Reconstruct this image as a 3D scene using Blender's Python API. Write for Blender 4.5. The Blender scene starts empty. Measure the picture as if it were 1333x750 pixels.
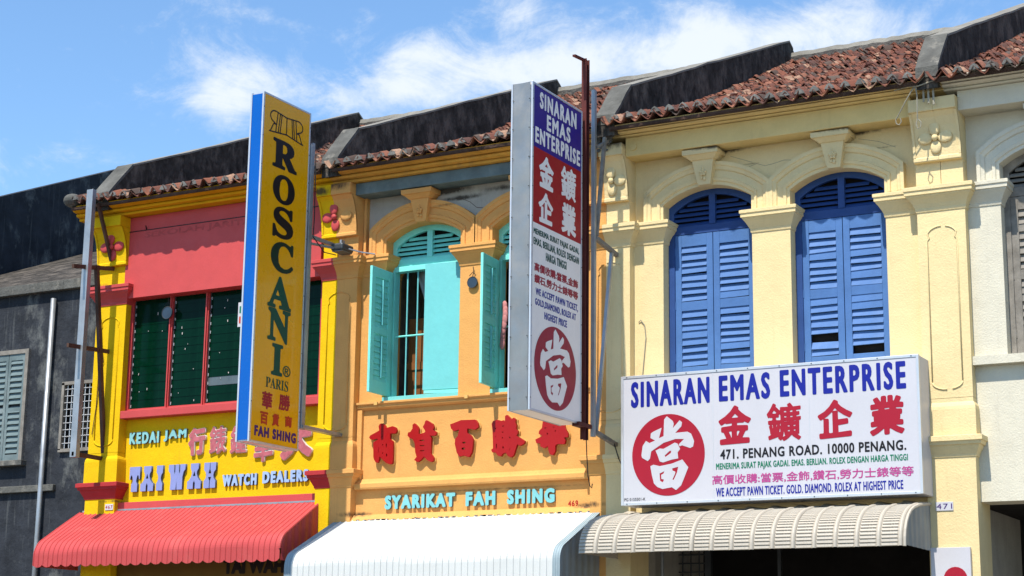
import bpy, math, random
import numpy as np
from mathutils import Vector, Matrix
random.seed(7)
sc = bpy.context.scene
COL = sc.collection
R_ = math.radians

# ------------------------------------------------------------------ camera
pitch, yaw, roll = .2180, .5040, .0128
c, s = math.cos, math.sin
fwd = Vector((-s(yaw)*c(pitch), c(yaw)*c(pitch), s(pitch)))
rt = Vector((c(yaw), s(yaw), 0)); up = rt.cross(fwd)
r2 = rt*c(roll)+up*s(roll); u2 = up*c(roll)-rt*s(roll)
cd = bpy.data.cameras.new('camera'); cam = bpy.data.objects.new('camera', cd); COL.objects.link(cam)
cam.matrix_world = Matrix(((r2.x, u2.x, -fwd.x, 14), (r2.y, u2.y, -fwd.y, -24.5), (r2.z, u2.z, -fwd.z, 1.6), (0, 0, 0, 1)))
cd.sensor_width = 36; cd.lens = 2350/1333*36; cd.clip_end = 6000; sc.camera = cam

# ------------------------------------------------------------------ sun, sky, exposure
SUN = Vector((-.07, -1, 1.75)).normalized()          # towards the sun
ld = bpy.data.lights.new('sun', 'SUN'); ld.energy = 5; ld.angle = R_(.53); ld.color = (1, .93, .82)
lo = bpy.data.objects.new('sun', ld); COL.objects.link(lo); lo.location = (0, -20, 40)
lo.rotation_euler = SUN.to_track_quat('Z', 'Y').to_euler()
sc.view_settings.view_transform = 'Standard'; sc.view_settings.look = 'None'
sc.view_settings.exposure = .58; sc.view_settings.gamma = 1

w = bpy.data.worlds.new('World'); sc.world = w; w.use_nodes = True
nt = w.node_tree; N = nt.nodes; L = nt.links
bgn = N['Background']; bgn.inputs['Strength'].default_value = .1
sky = N.new('ShaderNodeTexSky'); sky.sky_type = 'NISHITA'; sky.sun_disc = False
sky.sun_elevation = math.asin(SUN.z); sky.sun_rotation = R_(184); sky.air_density = 1.0; sky.dust_density = .1; sky.ozone_density = 2
tc = N.new('ShaderNodeTexCoord'); sep = N.new('ShaderNodeSeparateXYZ'); L.new(tc.outputs['Generated'], sep.inputs[0])
def M(op, a, b=None, cc=None, clamp=False):
    n = N.new('ShaderNodeMath'); n.operation = op; n.use_clamp = clamp
    for i, v in enumerate((a, b, cc)):
        if v is None: continue
        if isinstance(v, (int, float)): n.inputs[i].default_value = v
        else: L.new(v, n.inputs[i])
    return n.outputs[0]
az = M('ARCTAN2', sep.outputs[0], sep.outputs[1]); el = M('ARCSINE', sep.outputs[2])
def blob(a0, e0, sa, se, k, sh=0):
    da = M('SUBTRACT', az, a0)
    x = M('DIVIDE', da, sa); y = M('DIVIDE', M('SUBTRACT', M('SUBTRACT', el, e0), M('MULTIPLY', da, sh)), se)
    return M('MULTIPLY', M('EXPONENT', M('MULTIPLY', M('ADD', M('MULTIPLY', x, x), M('MULTIPLY', y, y)), -1)), k)
mp = N.new('ShaderNodeMapping'); mp.inputs['Scale'].default_value = (1, 1, 1.5); L.new(tc.outputs['Generated'], mp.inputs[0])
def noise(scale, detail, rough, dist=0):
    n = N.new('ShaderNodeTexNoise'); n.inputs['Scale'].default_value = scale; n.inputs['Detail'].default_value = detail
    n.inputs['Roughness'].default_value = rough; n.inputs['Distortion'].default_value = dist
    L.new(mp.outputs[0], n.inputs['Vector']); return n.outputs[0]
n1 = noise(11, 12, .66, .5); n2 = noise(38, 10, .68, .4)
n3 = noise(19, 12, .7, .8)
base = M('ADD', M('ADD', M('MULTIPLY', n1, .8), M('MULTIPLY', n2, .35)), M('MULTIPLY', M('SUBTRACT', n3, .5), .8))      # ~ .55
bl = None
for a in ((-.668, .318, .034, .018, .30, .35), (-.605, .322, .04, .012, .16, .1), (-.562, .345, .028, .016, .30, .3), (-.530, .330, .05, .016, .22, .1),
          (-.43, .352, .055, .020, .32, .1), (-.475, .335, .06, .018, .26, 0), (-.365, .350, .05, .018, .28, .1), (-.645, .361, .04, .005, .20, -.15),
          (-.29, .355, .06, .02, .22, 0), (-.52, .345, .2, .03, .07, 0), (-.735, .285, .03, .010, .16, .1), (-.50, .368, .03, .008, .16, 0)):
    b = blob(*a); bl = b if bl is None else M('ADD', bl, b)
far = M('SUBTRACT', 1, blob(-.52, .33, .5, .16, 1), None)               # away from this quarter of the sky the cover is even
cov = M('ADD', M('ADD', base, bl), M('MULTIPLY', far, .0))
mr = N.new('ShaderNodeMapRange'); mr.interpolation_type = 'SMOOTHSTEP'; L.new(cov, mr.inputs[0])
mr.inputs[1].default_value = .62; mr.inputs[2].default_value = 1.12; mr.inputs[3].default_value = 0; mr.inputs[4].default_value = .9
tint = N.new('ShaderNodeMix'); tint.data_type = 'RGBA'; tint.blend_type = 'MULTIPLY'; tint.inputs[0].default_value = 1
L.new(sky.outputs[0], tint.inputs[6]); tint.inputs[7].default_value = (1.14, 1.37, 1.50, 1)
mx = N.new('ShaderNodeMix'); mx.data_type = 'RGBA'; L.new(mr.outputs[0], mx.inputs[0]); L.new(tint.outputs[2], mx.inputs[6])
mx.inputs[7].default_value = (6.4, 6.8, 7.2, 1)
L.new(mx.outputs[2], bgn.inputs['Color'])

# ------------------------------------------------------------------ materials
def srgb(r, g, b):
    f = lambda v: (v/255/12.92) if v/255 <= .04045 else ((v/255+.055)/1.055)**2.4
    return (f(r), f(g), f(b))
MATS = {}
KA = .80
def mat(name, rgb, rough=.8, metal=0, spec=.22, var=.12, vscale=2.5, bump=.0, bscale=30, streak=0, dirt=(.12, .11, .10), grime=0, gscale=1.2, gtone=None, isl=0, gthr=.55, glo=.0, coat=0, flake=0, flake_rgb=(.6, .58, .52), stains=()):
    rgb = tuple(x*KA for x in rgb)
    m = bpy.data.materials.new(name); m.use_nodes = True
    t = m.node_tree; n = t.nodes; l = t.links; p = n['Principled BSDF']
    p.inputs['Roughness'].default_value = rough; p.inputs['Metallic'].default_value = metal
    p.inputs['Specular IOR Level'].default_value = spec; p.inputs['Coat Weight'].default_value = coat
    co = n.new('ShaderNodeTexCoord')
    def nz(scale, det=4, sc3=(1, 1, 1), rg=.6):
        mpn = n.new('ShaderNodeMapping'); mpn.inputs['Scale'].default_value = sc3; l.new(co.outputs['Object'], mpn.inputs[0])
        a = n.new('ShaderNodeTexNoise'); a.inputs['Scale'].default_value = scale; a.inputs['Detail'].default_value = det; a.inputs['Roughness'].default_value = rg
        l.new(mpn.outputs[0], a.inputs['Vector']); return a.outputs[0]
    def ramp(src, lo, hi, o0=0, o1=1):
        q = n.new('ShaderNodeMapRange'); q.inputs[1].default_value = lo; q.inputs[2].default_value = hi; q.inputs[3].default_value = o0; q.inputs[4].default_value = o1
        l.new(src, q.inputs[0]); return q.outputs[0]
    def mixc(fac, a, b):
        q = n.new('ShaderNodeMix'); q.data_type = 'RGBA'
        if isinstance(fac, float): q.inputs[0].default_value = fac
        else: l.new(fac, q.inputs[0])
        for i, v in ((6, a), (7, b)):
            if isinstance(v, tuple): q.inputs[i].default_value = (*v[:3], 1)
            else: l.new(v, q.inputs[i])
        return q.outputs[2]
    col = mixc(ramp(nz(vscale), .3, .7), tuple(min(1, x*(1+var*.6)) for x in rgb), tuple(x*(1-var) for x in rgb))
    if isl:
        g = n.new('ShaderNodeNewGeometry'); oi = n.new('ShaderNodeObjectInfo')
        ad = n.new('ShaderNodeMath'); ad.operation = 'ADD'; l.new(g.outputs['Random Per Island'], ad.inputs[0]); l.new(oi.outputs['Random'], ad.inputs[1])
        fr = n.new('ShaderNodeMath'); fr.operation = 'FRACT'; l.new(ad.outputs[0], fr.inputs[0])
        cr = n.new('ShaderNodeValToRGB'); l.new(fr.outputs[0], cr.inputs[0]); cr.color_ramp.interpolation = 'CONSTANT'
        e = cr.color_ramp.elements; e[0].color = (*isl[0], 1); e[0].position = 0
        for k in range(1, len(isl)):
            q = e[1] if k == 1 else e.new(k/len(isl)); q.position = k/len(isl); q.color = (*isl[k], 1)
        col = mixc(ramp(nz(vscale*6), .35, .75, .0, .55), cr.outputs[0], (.10, .055, .04))
    fine = nz(bscale*1.3, 3)
    col = mixc(ramp(fine, .35, .8, 0, .18), col, tuple(x*.72 for x in rgb) if not isl else (.1, .06, .05))
    if streak:
        st = nz(3.2, 6, (3.5, 3.5, .22), .7)
        col = mixc(ramp(st, .56, .78, 0, streak), col, dirt)
    if grime:
        gr = nz(gscale, 8, (1, 1, .6), .72)
        col = mixc(ramp(gr, gthr, gthr+.16, glo, grime), col, gtone or dirt)
    if flake:
        fk = nz(7, 9, (1, 1, 1), .75)
        col = mixc(ramp(fk, .70, .73, 0, flake), col, flake_rgb)
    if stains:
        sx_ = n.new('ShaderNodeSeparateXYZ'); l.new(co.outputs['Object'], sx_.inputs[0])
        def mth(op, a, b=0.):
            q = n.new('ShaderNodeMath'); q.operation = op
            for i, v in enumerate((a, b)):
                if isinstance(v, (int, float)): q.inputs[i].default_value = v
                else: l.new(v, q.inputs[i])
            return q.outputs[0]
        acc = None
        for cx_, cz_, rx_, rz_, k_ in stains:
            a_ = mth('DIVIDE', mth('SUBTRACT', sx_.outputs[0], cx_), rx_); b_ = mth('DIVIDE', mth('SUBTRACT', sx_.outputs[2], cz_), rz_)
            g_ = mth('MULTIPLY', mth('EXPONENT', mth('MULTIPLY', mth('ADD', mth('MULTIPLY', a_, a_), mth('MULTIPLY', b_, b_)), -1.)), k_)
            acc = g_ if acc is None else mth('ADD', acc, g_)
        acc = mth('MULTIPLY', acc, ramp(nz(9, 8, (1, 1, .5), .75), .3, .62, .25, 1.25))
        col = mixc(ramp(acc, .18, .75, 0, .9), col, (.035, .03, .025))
    l.new(col, p.inputs['Base Color'])
    rr = ramp(nz(6), .3, .7, max(.03, rough-.08), min(1, rough+.08)); l.new(rr, p.inputs['Roughness'])
    if bump:
        b = n.new('ShaderNodeBump'); b.inputs['Strength'].default_value = 1; b.inputs['Distance'].default_value = bump
        ad = n.new('ShaderNodeMath'); ad.operation = 'ADD'; l.new(nz(bscale, 5), ad.inputs[0]); l.new(nz(bscale*.15, 3), ad.inputs[1])
        l.new(ad.outputs[0], b.inputs['Height']); l.new(b.outputs[0], p.inputs['Normal'])
    MATS[name] = m; return m
P = dict(rough=.88, bump=.006, bscale=38, spec=.15)
yellow = mat('yellow_plaster', (.86, .55, .006), var=.08, streak=.25, dirt=(.42, .26, .03), stains=((-7.4, 4.7, .3, .03, .6), (-3.2, 4.6, .15, .05, .5), (-7.9, 8.62, .2, .03, .5), (-2.95, 9.7, .2, .08, .9), (-7.6, 5.5, .2, .02, .4)), flake=.6, flake_rgb=(.8, .66, .3), **P)
ochre = mat('ochre_cornice_paint', (.74, .40, .008), var=.12, streak=.25, dirt=(.3, .16, .01), **P)
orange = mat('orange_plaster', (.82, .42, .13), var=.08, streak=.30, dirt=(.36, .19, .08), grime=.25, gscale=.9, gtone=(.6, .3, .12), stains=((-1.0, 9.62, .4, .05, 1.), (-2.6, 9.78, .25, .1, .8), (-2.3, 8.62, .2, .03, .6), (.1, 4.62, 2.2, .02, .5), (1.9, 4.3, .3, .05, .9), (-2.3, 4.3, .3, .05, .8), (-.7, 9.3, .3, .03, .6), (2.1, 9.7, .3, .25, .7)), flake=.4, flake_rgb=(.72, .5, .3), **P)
ocornice = mat('amber_cornice_paint', (.72, .38, .07), var=.2, streak=.5, dirt=(.14, .08, .04), grime=.6, gscale=3, gtone=(.18, .12, .07), flake=.5, **P)
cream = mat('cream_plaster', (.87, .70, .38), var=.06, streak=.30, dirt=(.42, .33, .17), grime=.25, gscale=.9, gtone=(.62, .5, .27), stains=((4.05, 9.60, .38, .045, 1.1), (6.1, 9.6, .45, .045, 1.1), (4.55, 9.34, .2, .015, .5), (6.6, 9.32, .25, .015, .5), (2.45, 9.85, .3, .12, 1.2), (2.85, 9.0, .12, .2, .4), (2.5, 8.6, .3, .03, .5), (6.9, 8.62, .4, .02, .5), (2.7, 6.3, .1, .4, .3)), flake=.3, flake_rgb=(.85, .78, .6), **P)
ccornice = mat('cream_cornice_paint', (.86, .66, .29), var=.1, streak=.25, dirt=(.35, .26, .12), **P)
pale = mat('pale_plaster', (.72, .68, .55), var=.08, streak=.3, dirt=(.35, .32, .26), **P)
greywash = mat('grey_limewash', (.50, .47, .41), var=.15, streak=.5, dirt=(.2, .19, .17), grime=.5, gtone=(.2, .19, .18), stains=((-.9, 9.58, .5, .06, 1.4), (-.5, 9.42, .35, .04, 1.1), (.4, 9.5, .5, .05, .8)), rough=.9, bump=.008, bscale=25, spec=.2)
mildew = mat('mildewed_black_plaster', (.055, .050, .044), var=.6, vscale=6, streak=.3, dirt=(.16, .14, .12), grime=.75, gscale=3.2, gtone=(.15, .13, .11), gthr=.48, flake=.7, flake_rgb=(.34, .31, .27), rough=.95, bump=.03, bscale=12, spec=.15)
mildew2 = mat('weathered_grey_cement', (.13, .13, .12), var=.4, streak=.5, dirt=(.05, .05, .05), grime=.6, gscale=4, gtone=(.3, .28, .24), rough=.95, bump=.02, bscale=16, spec=.15)
darkwall = mat('blackened_side_wall', (.035, .04, .05), var=.4, streak=.7, dirt=(.13, .14, .14), grime=.6, gscale=1.6, gtone=(.2, .21, .2), rough=.95, bump=.02, bscale=10, spec=.15)
coping = mat('pale_mortar_sunlit_coping', (.26, .25, .22), var=.3, grime=.6, gscale=5, gtone=(.12, .11, .1), rough=.95, bump=.02, bscale=18)  # mortar grey; on the party walls its paleness paints the sunlit top edge
redp = mat('coral_red_paint', (.60, .072, .072), rough=.6, var=.08, streak=.18, dirt=(.4, .06, .06), bump=.002, bscale=30, spec=.35)
redbase = mat('crimson_base_paint', (.46, .035, .04), rough=.65, var=.12, streak=.2, dirt=(.3, .04, .04), bump=.004, bscale=30)
bluep = mat('cobalt_shutter_paint', (.085, .20, .47), rough=.55, var=.15, streak=.25, dirt=(.05, .09, .25), bump=.002, bscale=40, flake=.4, flake_rgb=(.25, .33, .55))
bluedk = mat('cobalt_frame_shaded', (.028, .078, .26), rough=.55, var=.15, streak=.25, dirt=(.02, .05, .18), bump=.002, bscale=40)  # shutter cobalt darkened: the shade on the frames is put into the colour
tealp = mat('turquoise_paint', (.26, .90, .82), rough=.55, var=.12, streak=.22, dirt=(.12, .3, .3), bump=.003, bscale=30, flake=.3, flake_rgb=(.4, .6, .58))
teall = mat('bright_turquoise_board', (.19, .66, .68), rough=.5, var=.06, streak=.12, dirt=(.2, .55, .5), bump=.003, bscale=12)
tealgrey = mat('faded_blue_grey_timber', (.16, .22, .23), rough=.8, var=.3, streak=.5, dirt=(.08, .1, .1), bump=.004, bscale=20, grime=.4, gtone=(.3, .33, .32))
tilem = mat('terracotta_tile', (.3, .1, .06), rough=.9, var=.3, vscale=4, bump=.006, bscale=40, spec=.2,
            isl=[(.24, .085, .05), (.17, .065, .045), (.31, .13, .08), (.10, .05, .04), (.21, .078, .05), (.075, .055, .045), (.26, .10, .06), (.44, .27, .18), (.14, .06, .045), (.11, .085, .07), (.20, .075, .05)])
mortar = mat('grey_mortar', (.17, .17, .16), rough=.95, var=.4, bump=.01, bscale=30, grime=.5, gscale=6, gtone=(.32, .31, .28))
mortarr = mat('brown_mortar', (.10, .06, .045), rough=.95, var=.5, bump=.02, bscale=20, grime=.5, gscale=6, gtone=(.03, .02, .02))
alu = mat('aluminium_sheet', (.38, .37, .35), rough=.42, metal=.75, var=.14, vscale=2, bump=.0)
signwarm = mat('warm_white_acrylic', (1.08, 1.0, .94), rough=.4, var=.04, streak=.08, dirt=(.5, .48, .45))
aluf = mat('aluminium_edge', (.72, .73, .75), rough=.35, metal=.5, var=.06, streak=.15, dirt=(.4, .4, .4))
galv = mat('galvanised_steel', (.42, .45, .48), rough=.45, metal=.6, var=.25, streak=.4, dirt=(.2, .2, .2), grime=.5, gscale=5, gtone=(.22, .2, .18))
rust = mat('red_oxide_steel', (.12, .026, .022), rough=.7, var=.3, streak=.4, dirt=(.08, .03, .025), bump=.003)
browniron = mat('rusted_brown_iron', (.13, .07, .05), rough=.75, metal=.2, var=.4, streak=.4, dirt=(.05, .03, .02))
woodg = mat('weathered_grey_timber', (.27, .25, .22), rough=.85, var=.3, vscale=6, streak=.5, dirt=(.12, .1, .08), bump=.004)
signblue = mat('blue_acrylic', (.003, .115, .50), rough=.25, var=.05, streak=.12, dirt=(.02, .13, .45), spec=.2)
signgold = mat('golden_yellow_acrylic', (1.0, .46, .0), rough=.3, var=.05, streak=.10, dirt=(.5, .28, .01), coat=.2)
signwhite = mat('white_acrylic', (.62, .62, .67), rough=.35, var=.04, vscale=1.2, streak=.16, dirt=(.6, .6, .62))
signviolet = mat('violet_blue_print', (.035, .014, .26), spec=.25, rough=.4, var=.06)
signred = mat('scarlet_print', (.46, .008, .02), spec=.25, rough=.4, var=.05)
signred2 = mat('crimson_print', (.40, .010, .030), spec=.25, rough=.4, var=.05)
inkblue = mat('royal_blue_print', (.010, .018, .30), spec=.25, rough=.4, var=.05)
inkviolet = mat('purple_print', (.06, .01, .17), spec=.25, rough=.4, var=.05)
inkgreen = mat('dark_green_print', (.004, .075, .05), spec=.25, rough=.4, var=.05)
inkgreen2 = mat('green_print', (.0, .19, .10), spec=.25, rough=.4, var=.05)
inkteal = mat('dark_teal_print', (.006, .03, .02), spec=.25, rough=.4, var=.05)
inkblack = mat('black_print', (.012, .01, .012), spec=.25, rough=.4, var=.05)
inkmag = mat('magenta_print', (.50, .06, .26), spec=.25, rough=.4, var=.05)
inkred = mat('orange_red_print', (.55, .04, .012), spec=.25, rough=.4, var=.05)
redlet = mat('red_letter_paint', (.42, .005, .006), rough=.45, var=.08, streak=.1, dirt=(.35, .01, .01), coat=.1)
goldedge = mat('golden_letter_edge', (.80, .50, .16), rough=.6, var=.1)
pinklet = mat('faded_pink_letter_paint', (.52, .14, .17), rough=.6, var=.3, vscale=8, grime=.4, gscale=8, gtone=(.6, .3, .3))
whiteedge = mat('off_white_letter_edge', (.72, .66, .64), rough=.6, var=.1)
lilac = mat('lilac_blue_letter_paint', (.27, .33, .66), rough=.55, var=.08)
lilacdk = mat('slate_blue_letter_side', (.10, .15, .28), rough=.6, var=.15)
skyl = mat('pale_aqua_letter_paint', (.26, .60, .62), rough=.55, var=.1, flake=.3)
skyl2 = mat('light_blue_letter_paint', (.36, .52, .82), rough=.55, var=.08)
aqua = mat('aqua_letter_paint', (.22, .60, .64), rough=.55, var=.08)
aquadk = mat('grey_letter_side', (.15, .18, .2), rough=.7, var=.15)
fadedred = mat('faded_painted_writing', (.50, .075, .075), rough=.65, var=.25, vscale=10)
awnred = mat('coral_awning_sheet', (.56, .078, .078), rough=.5, var=.08, vscale=1.5, streak=.35, dirt=(.30, .07, .06), grime=.35, gscale=2.5, gtone=(.5, .14, .12), flake=.4, flake_rgb=(.6, .3, .27))
awnwhite = mat('white_awning_sheet', (.70, .72, .70), rough=.5, var=.03, grime=.2, gscale=2, gtone=(.5, .52, .5), streak=.12, dirt=(.4, .4, .38))
awntrim = mat('blue_grey_trim', (.34, .43, .47), rough=.6, var=.15, grime=.4, gscale=4, gtone=(.5, .52, .52))
awncream = mat('ivory_awning_panel', (.55, .50, .42), rough=.55, var=.08, grime=.35, gscale=3, gtone=(.48, .43, .36), streak=.15, dirt=(.4, .36, .3))
sidegrey = mat('grey_side_sheet', (.30, .32, .32), rough=.6, var=.15, streak=.3, dirt=(.18, .18, .18))
glassgreen = mat('dark_green_glass', (.0005, .022, .010), rough=.12, var=.25, spec=.08, streak=.2, dirt=(.02, .06, .04))
glassgrey = mat('dusty_clear_glass', (.10, .13, .14), rough=.3, var=.2, spec=.6)
blackin = mat('dark_interior', (.016, .014, .013), rough=.9, var=.3)
brownwood = mat('brown_wardrobe_wood', (.26, .10, .03), rough=.5, var=.25, vscale=4)
curtainm = mat('grey_white_net_curtain', (.42, .42, .42), rough=.9, var=.1)
clothm = mat('pink_cloth', (.6, .25, .25), rough=.9, var=.2)
mirrorm = mat('blue_grey_mirror', (.04, .07, .11), rough=.4, metal=.0, var=.3)
ropem = mat('bleached_wire', (.36, .34, .27), rough=.8, var=.3)
cablem = mat('black_cable', (.03, .03, .03), rough=.7, var=.2)
lampm = mat('dark_grey_lamp_housing', (.08, .09, .1), rough=.5, metal=.4, var=.2)
asphalt = mat('asphalt', (.045, .045, .046), rough=.9, var=.2, bump=.008, bscale=60)
paving = mat('concrete_paving', (.36, .33, .28), rough=.9, var=.15, bump=.004)
kerbm = mat('kerb_concrete', (.36, .35, .33), rough=.9, var=.15)
linem = mat('road_paint', (.75, .75, .72), rough=.7, var=.1)
panelbrown = mat('brown_fascia_board', (.20, .11, .02), rough=.7, var=.15)
darkprint = mat('dark_brown_lettering', (.02, .012, .01), rough=.6, var=.1)

# ------------------------------------------------------------------ helpers
class MB:
    def __init__(s): s.v = []; s.f = []
    def poly(s, pts):
        i = len(s.v); s.v += [tuple(p) for p in pts]; s.f.append(tuple(range(i, i+len(pts)))); return s
    def box(s, x0, x1, y0, y1, z0, z1):
        i = len(s.v)
        s.v += [(x0, y0, z0), (x1, y0, z0), (x1, y1, z0), (x0, y1, z0), (x0, y0, z1), (x1, y0, z1), (x1, y1, z1), (x0, y1, z1)]
        s.f += [tuple(i+k for k in q) for q in ((0, 3, 2, 1), (4, 5, 6, 7), (0, 1, 5, 4), (1, 2, 6, 5), (2, 3, 7, 6), (3, 0, 4, 7))]
        return s
    def prism(s, prof, axis, a, b):
        """prof: list of 2-D points; axis 'x': (y,z), 'y': (x,z), 'z': (x,y)"""
        def P3(p, t): return {'x': (t, p[0], p[1]), 'y': (p[0], t, p[1]), 'z': (p[0], p[1], t)}[axis]
        i = len(s.v); n = len(prof)
        s.v += [P3(p, a) for p in prof]+[P3(p, b) for p in prof]
        s.f += [tuple(i+k for k in range(n)), tuple(i+n+k for k in reversed(range(n)))]
        s.f += [(i+k, i+n+k, i+n+(k+1) % n, i+(k+1) % n) for k in range(n)]
        return s
    def strip(s, A, B, close=False):
        i = len(s.v); n = len(A); s.v += [tuple(p) for p in A]+[tuple(p) for p in B]
        for k in range(n if close else n-1):
            s.f.append((i+k, i+(k+1) % n, i+n+(k+1) % n, i+n+k))
        return s
    def tube(s, pts, r, n=6, r1=None):
        pts = [Vector(p) for p in pts]; rings = []
        for k, p in enumerate(pts):
            d = (pts[min(k+1, len(pts)-1)]-pts[max(k-1, 0)]).normalized()
            a = d.orthogonal().normalized() if k == 0 else (a-d*a.dot(d)).normalized()
            b = d.cross(a); rr = r if r1 is None else r+(r1-r)*k/(len(pts)-1)
            rings.append([p+(a*math.cos(t)+b*math.sin(t))*rr for t in [2*math.pi*j/n for j in range(n)]])
        for k in range(len(rings)-1): s.strip(rings[k], rings[k+1], True)
        s.poly(rings[0]); s.poly(rings[-1]); return s
    def bar(s, p, q, wx, wy, up=(0, 0, 1)):
        p, q = Vector(p), Vector(q); d = (q-p).normalized(); u = Vector(up)
        if abs(d.dot(u)) > .99: u = Vector((0, 1, 0))
        a = d.cross(u).normalized()*wx/2; b = d.cross(a).normalized()*wy/2
        s.strip([p-a-b, p+a-b, p+a+b, p-a+b], [q-a-b, q+a-b, q+a+b, q-a+b], True)
        s.poly([p-a-b, p+a-b, p+a+b, p-a+b]); s.poly([q-a-b, q+a-b, q+a+b, q-a+b]); return s
    def rings(s, xa, xb, yf, yb, prof, L_=1, R__=1, cap=True):
        """moulding round a block: prof = [(z, out)]"""
        rr = [[(xa-L_*o, yb, z), (xa-L_*o, yf-o, z), (xb+R__*o, yf-o, z), (xb+R__*o, yb, z)] for z, o in prof]
        for k in range(len(rr)-1): s.strip(rr[k], rr[k+1], True)
        if cap: s.poly(rr[0]); s.poly(rr[-1])
        return s
    def ball(s, c0, rx, ry, rz, nu=10, nv=6, rotm=None):
        c0 = Vector(c0); g = []
        for i in range(nv+1):
            th = math.pi*i/nv; row = []
            for j in range(nu):
                ph = 2*math.pi*j/nu; p = Vector((rx*math.sin(th)*math.cos(ph), ry*math.sin(th)*math.sin(ph), rz*math.cos(th)))
                if rotm: p = rotm @ p
                row.append(c0+p)
            g.append(row)
        for i in range(nv): s.strip(g[i], g[i+1], True)
        return s
    def mesh(s, name, m):
        me = bpy.data.meshes.new(name); me.from_pydata(s.v, [], s.f); me.validate(); me.update()
        import bmesh
        bm = bmesh.new(); bm.from_mesh(me); bmesh.ops.remove_doubles(bm, verts=bm.verts, dist=1e-5); bmesh.ops.recalc_face_normals(bm, faces=bm.faces); bm.to_mesh(me); bm.free()
        me.materials.append(m); return me
    def build(s, name, m, parent=None, label=None, smooth=False, bevel=0, kind=None):
        return link(name, s.mesh(name, m), parent, label, smooth, bevel, kind)
def link(name, me, parent=None, label=None, smooth=False, bevel=0, kind=None, loc=None):
    o = bpy.data.objects.new(name, me); COL.objects.link(o)
    if parent:
        o.parent = parent
        if parent.type == 'EMPTY': o.location = -Vector(parent.location)
    if loc is not None: o.location = Vector(o.location)+Vector(loc)
    if label: o['label'] = label
    if kind: o['kind'] = kind
    if smooth:
        for p in me.polygons: p.use_smooth = True
    if bevel:
        b = o.modifiers.new('bevel', 'BEVEL'); b.width = bevel; b.segments = 2; b.limit_method = 'ANGLE'; b.angle_limit = R_(40)
    return o
def thing(name, label, cat, loc, group=None):
    o = bpy.data.objects.new(name, None); COL.objects.link(o); o.location = loc; o.empty_display_size = .2
    o['label'] = label; o['category'] = cat
    if group: o['group'] = group
    return o
def tag(o, label, cat, group=None):
    o['label'] = label; o['category'] = cat
    if group: o['group'] = group
    return o
def struct(o): o['kind'] = 'structure'; return o

# ---- lettering: outlines from the built-in font (or my own polygons), thickened by a distance field, re-traced and extruded
_cache = {}
def glyph_segs(text, res=3, track=1.0):
    key = (text, track)
    if key in _cache: return _cache[key]
    cu = bpy.data.curves.new('g', 'FONT'); cu.body = text; cu.resolution_u = res; cu.space_character = track
    ob = bpy.data.objects.new('g', cu); COL.objects.link(ob)
    dg = bpy.context.evaluated_depsgraph_get(); me = bpy.data.meshes.new_from_object(ob.evaluated_get(dg))
    V = np.array([v.co[:2] for v in me.vertices]); cnt = {}
    for p in me.polygons:
        vs = list(p.vertices)
        for a, b in zip(vs, vs[1:]+vs[:1]): k = (min(a, b), max(a, b)); cnt[k] = cnt.get(k, 0)+1
    E = np.array([k for k, v in cnt.items() if v == 1])
    bpy.data.objects.remove(ob); bpy.data.meshes.remove(me)
    S = V[E]; lo = S.reshape(-1, 2).min(0); hi = S.reshape(-1, 2).max(0)
    S = (S-lo)/(hi-lo); _cache[key] = S
    return S
def poly_segs(loops):
    out = []
    for lp in loops:
        for a, b in zip(lp, lp[1:]+lp[:1]): out.append((a, b))
    return np.array(out, float)
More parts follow.
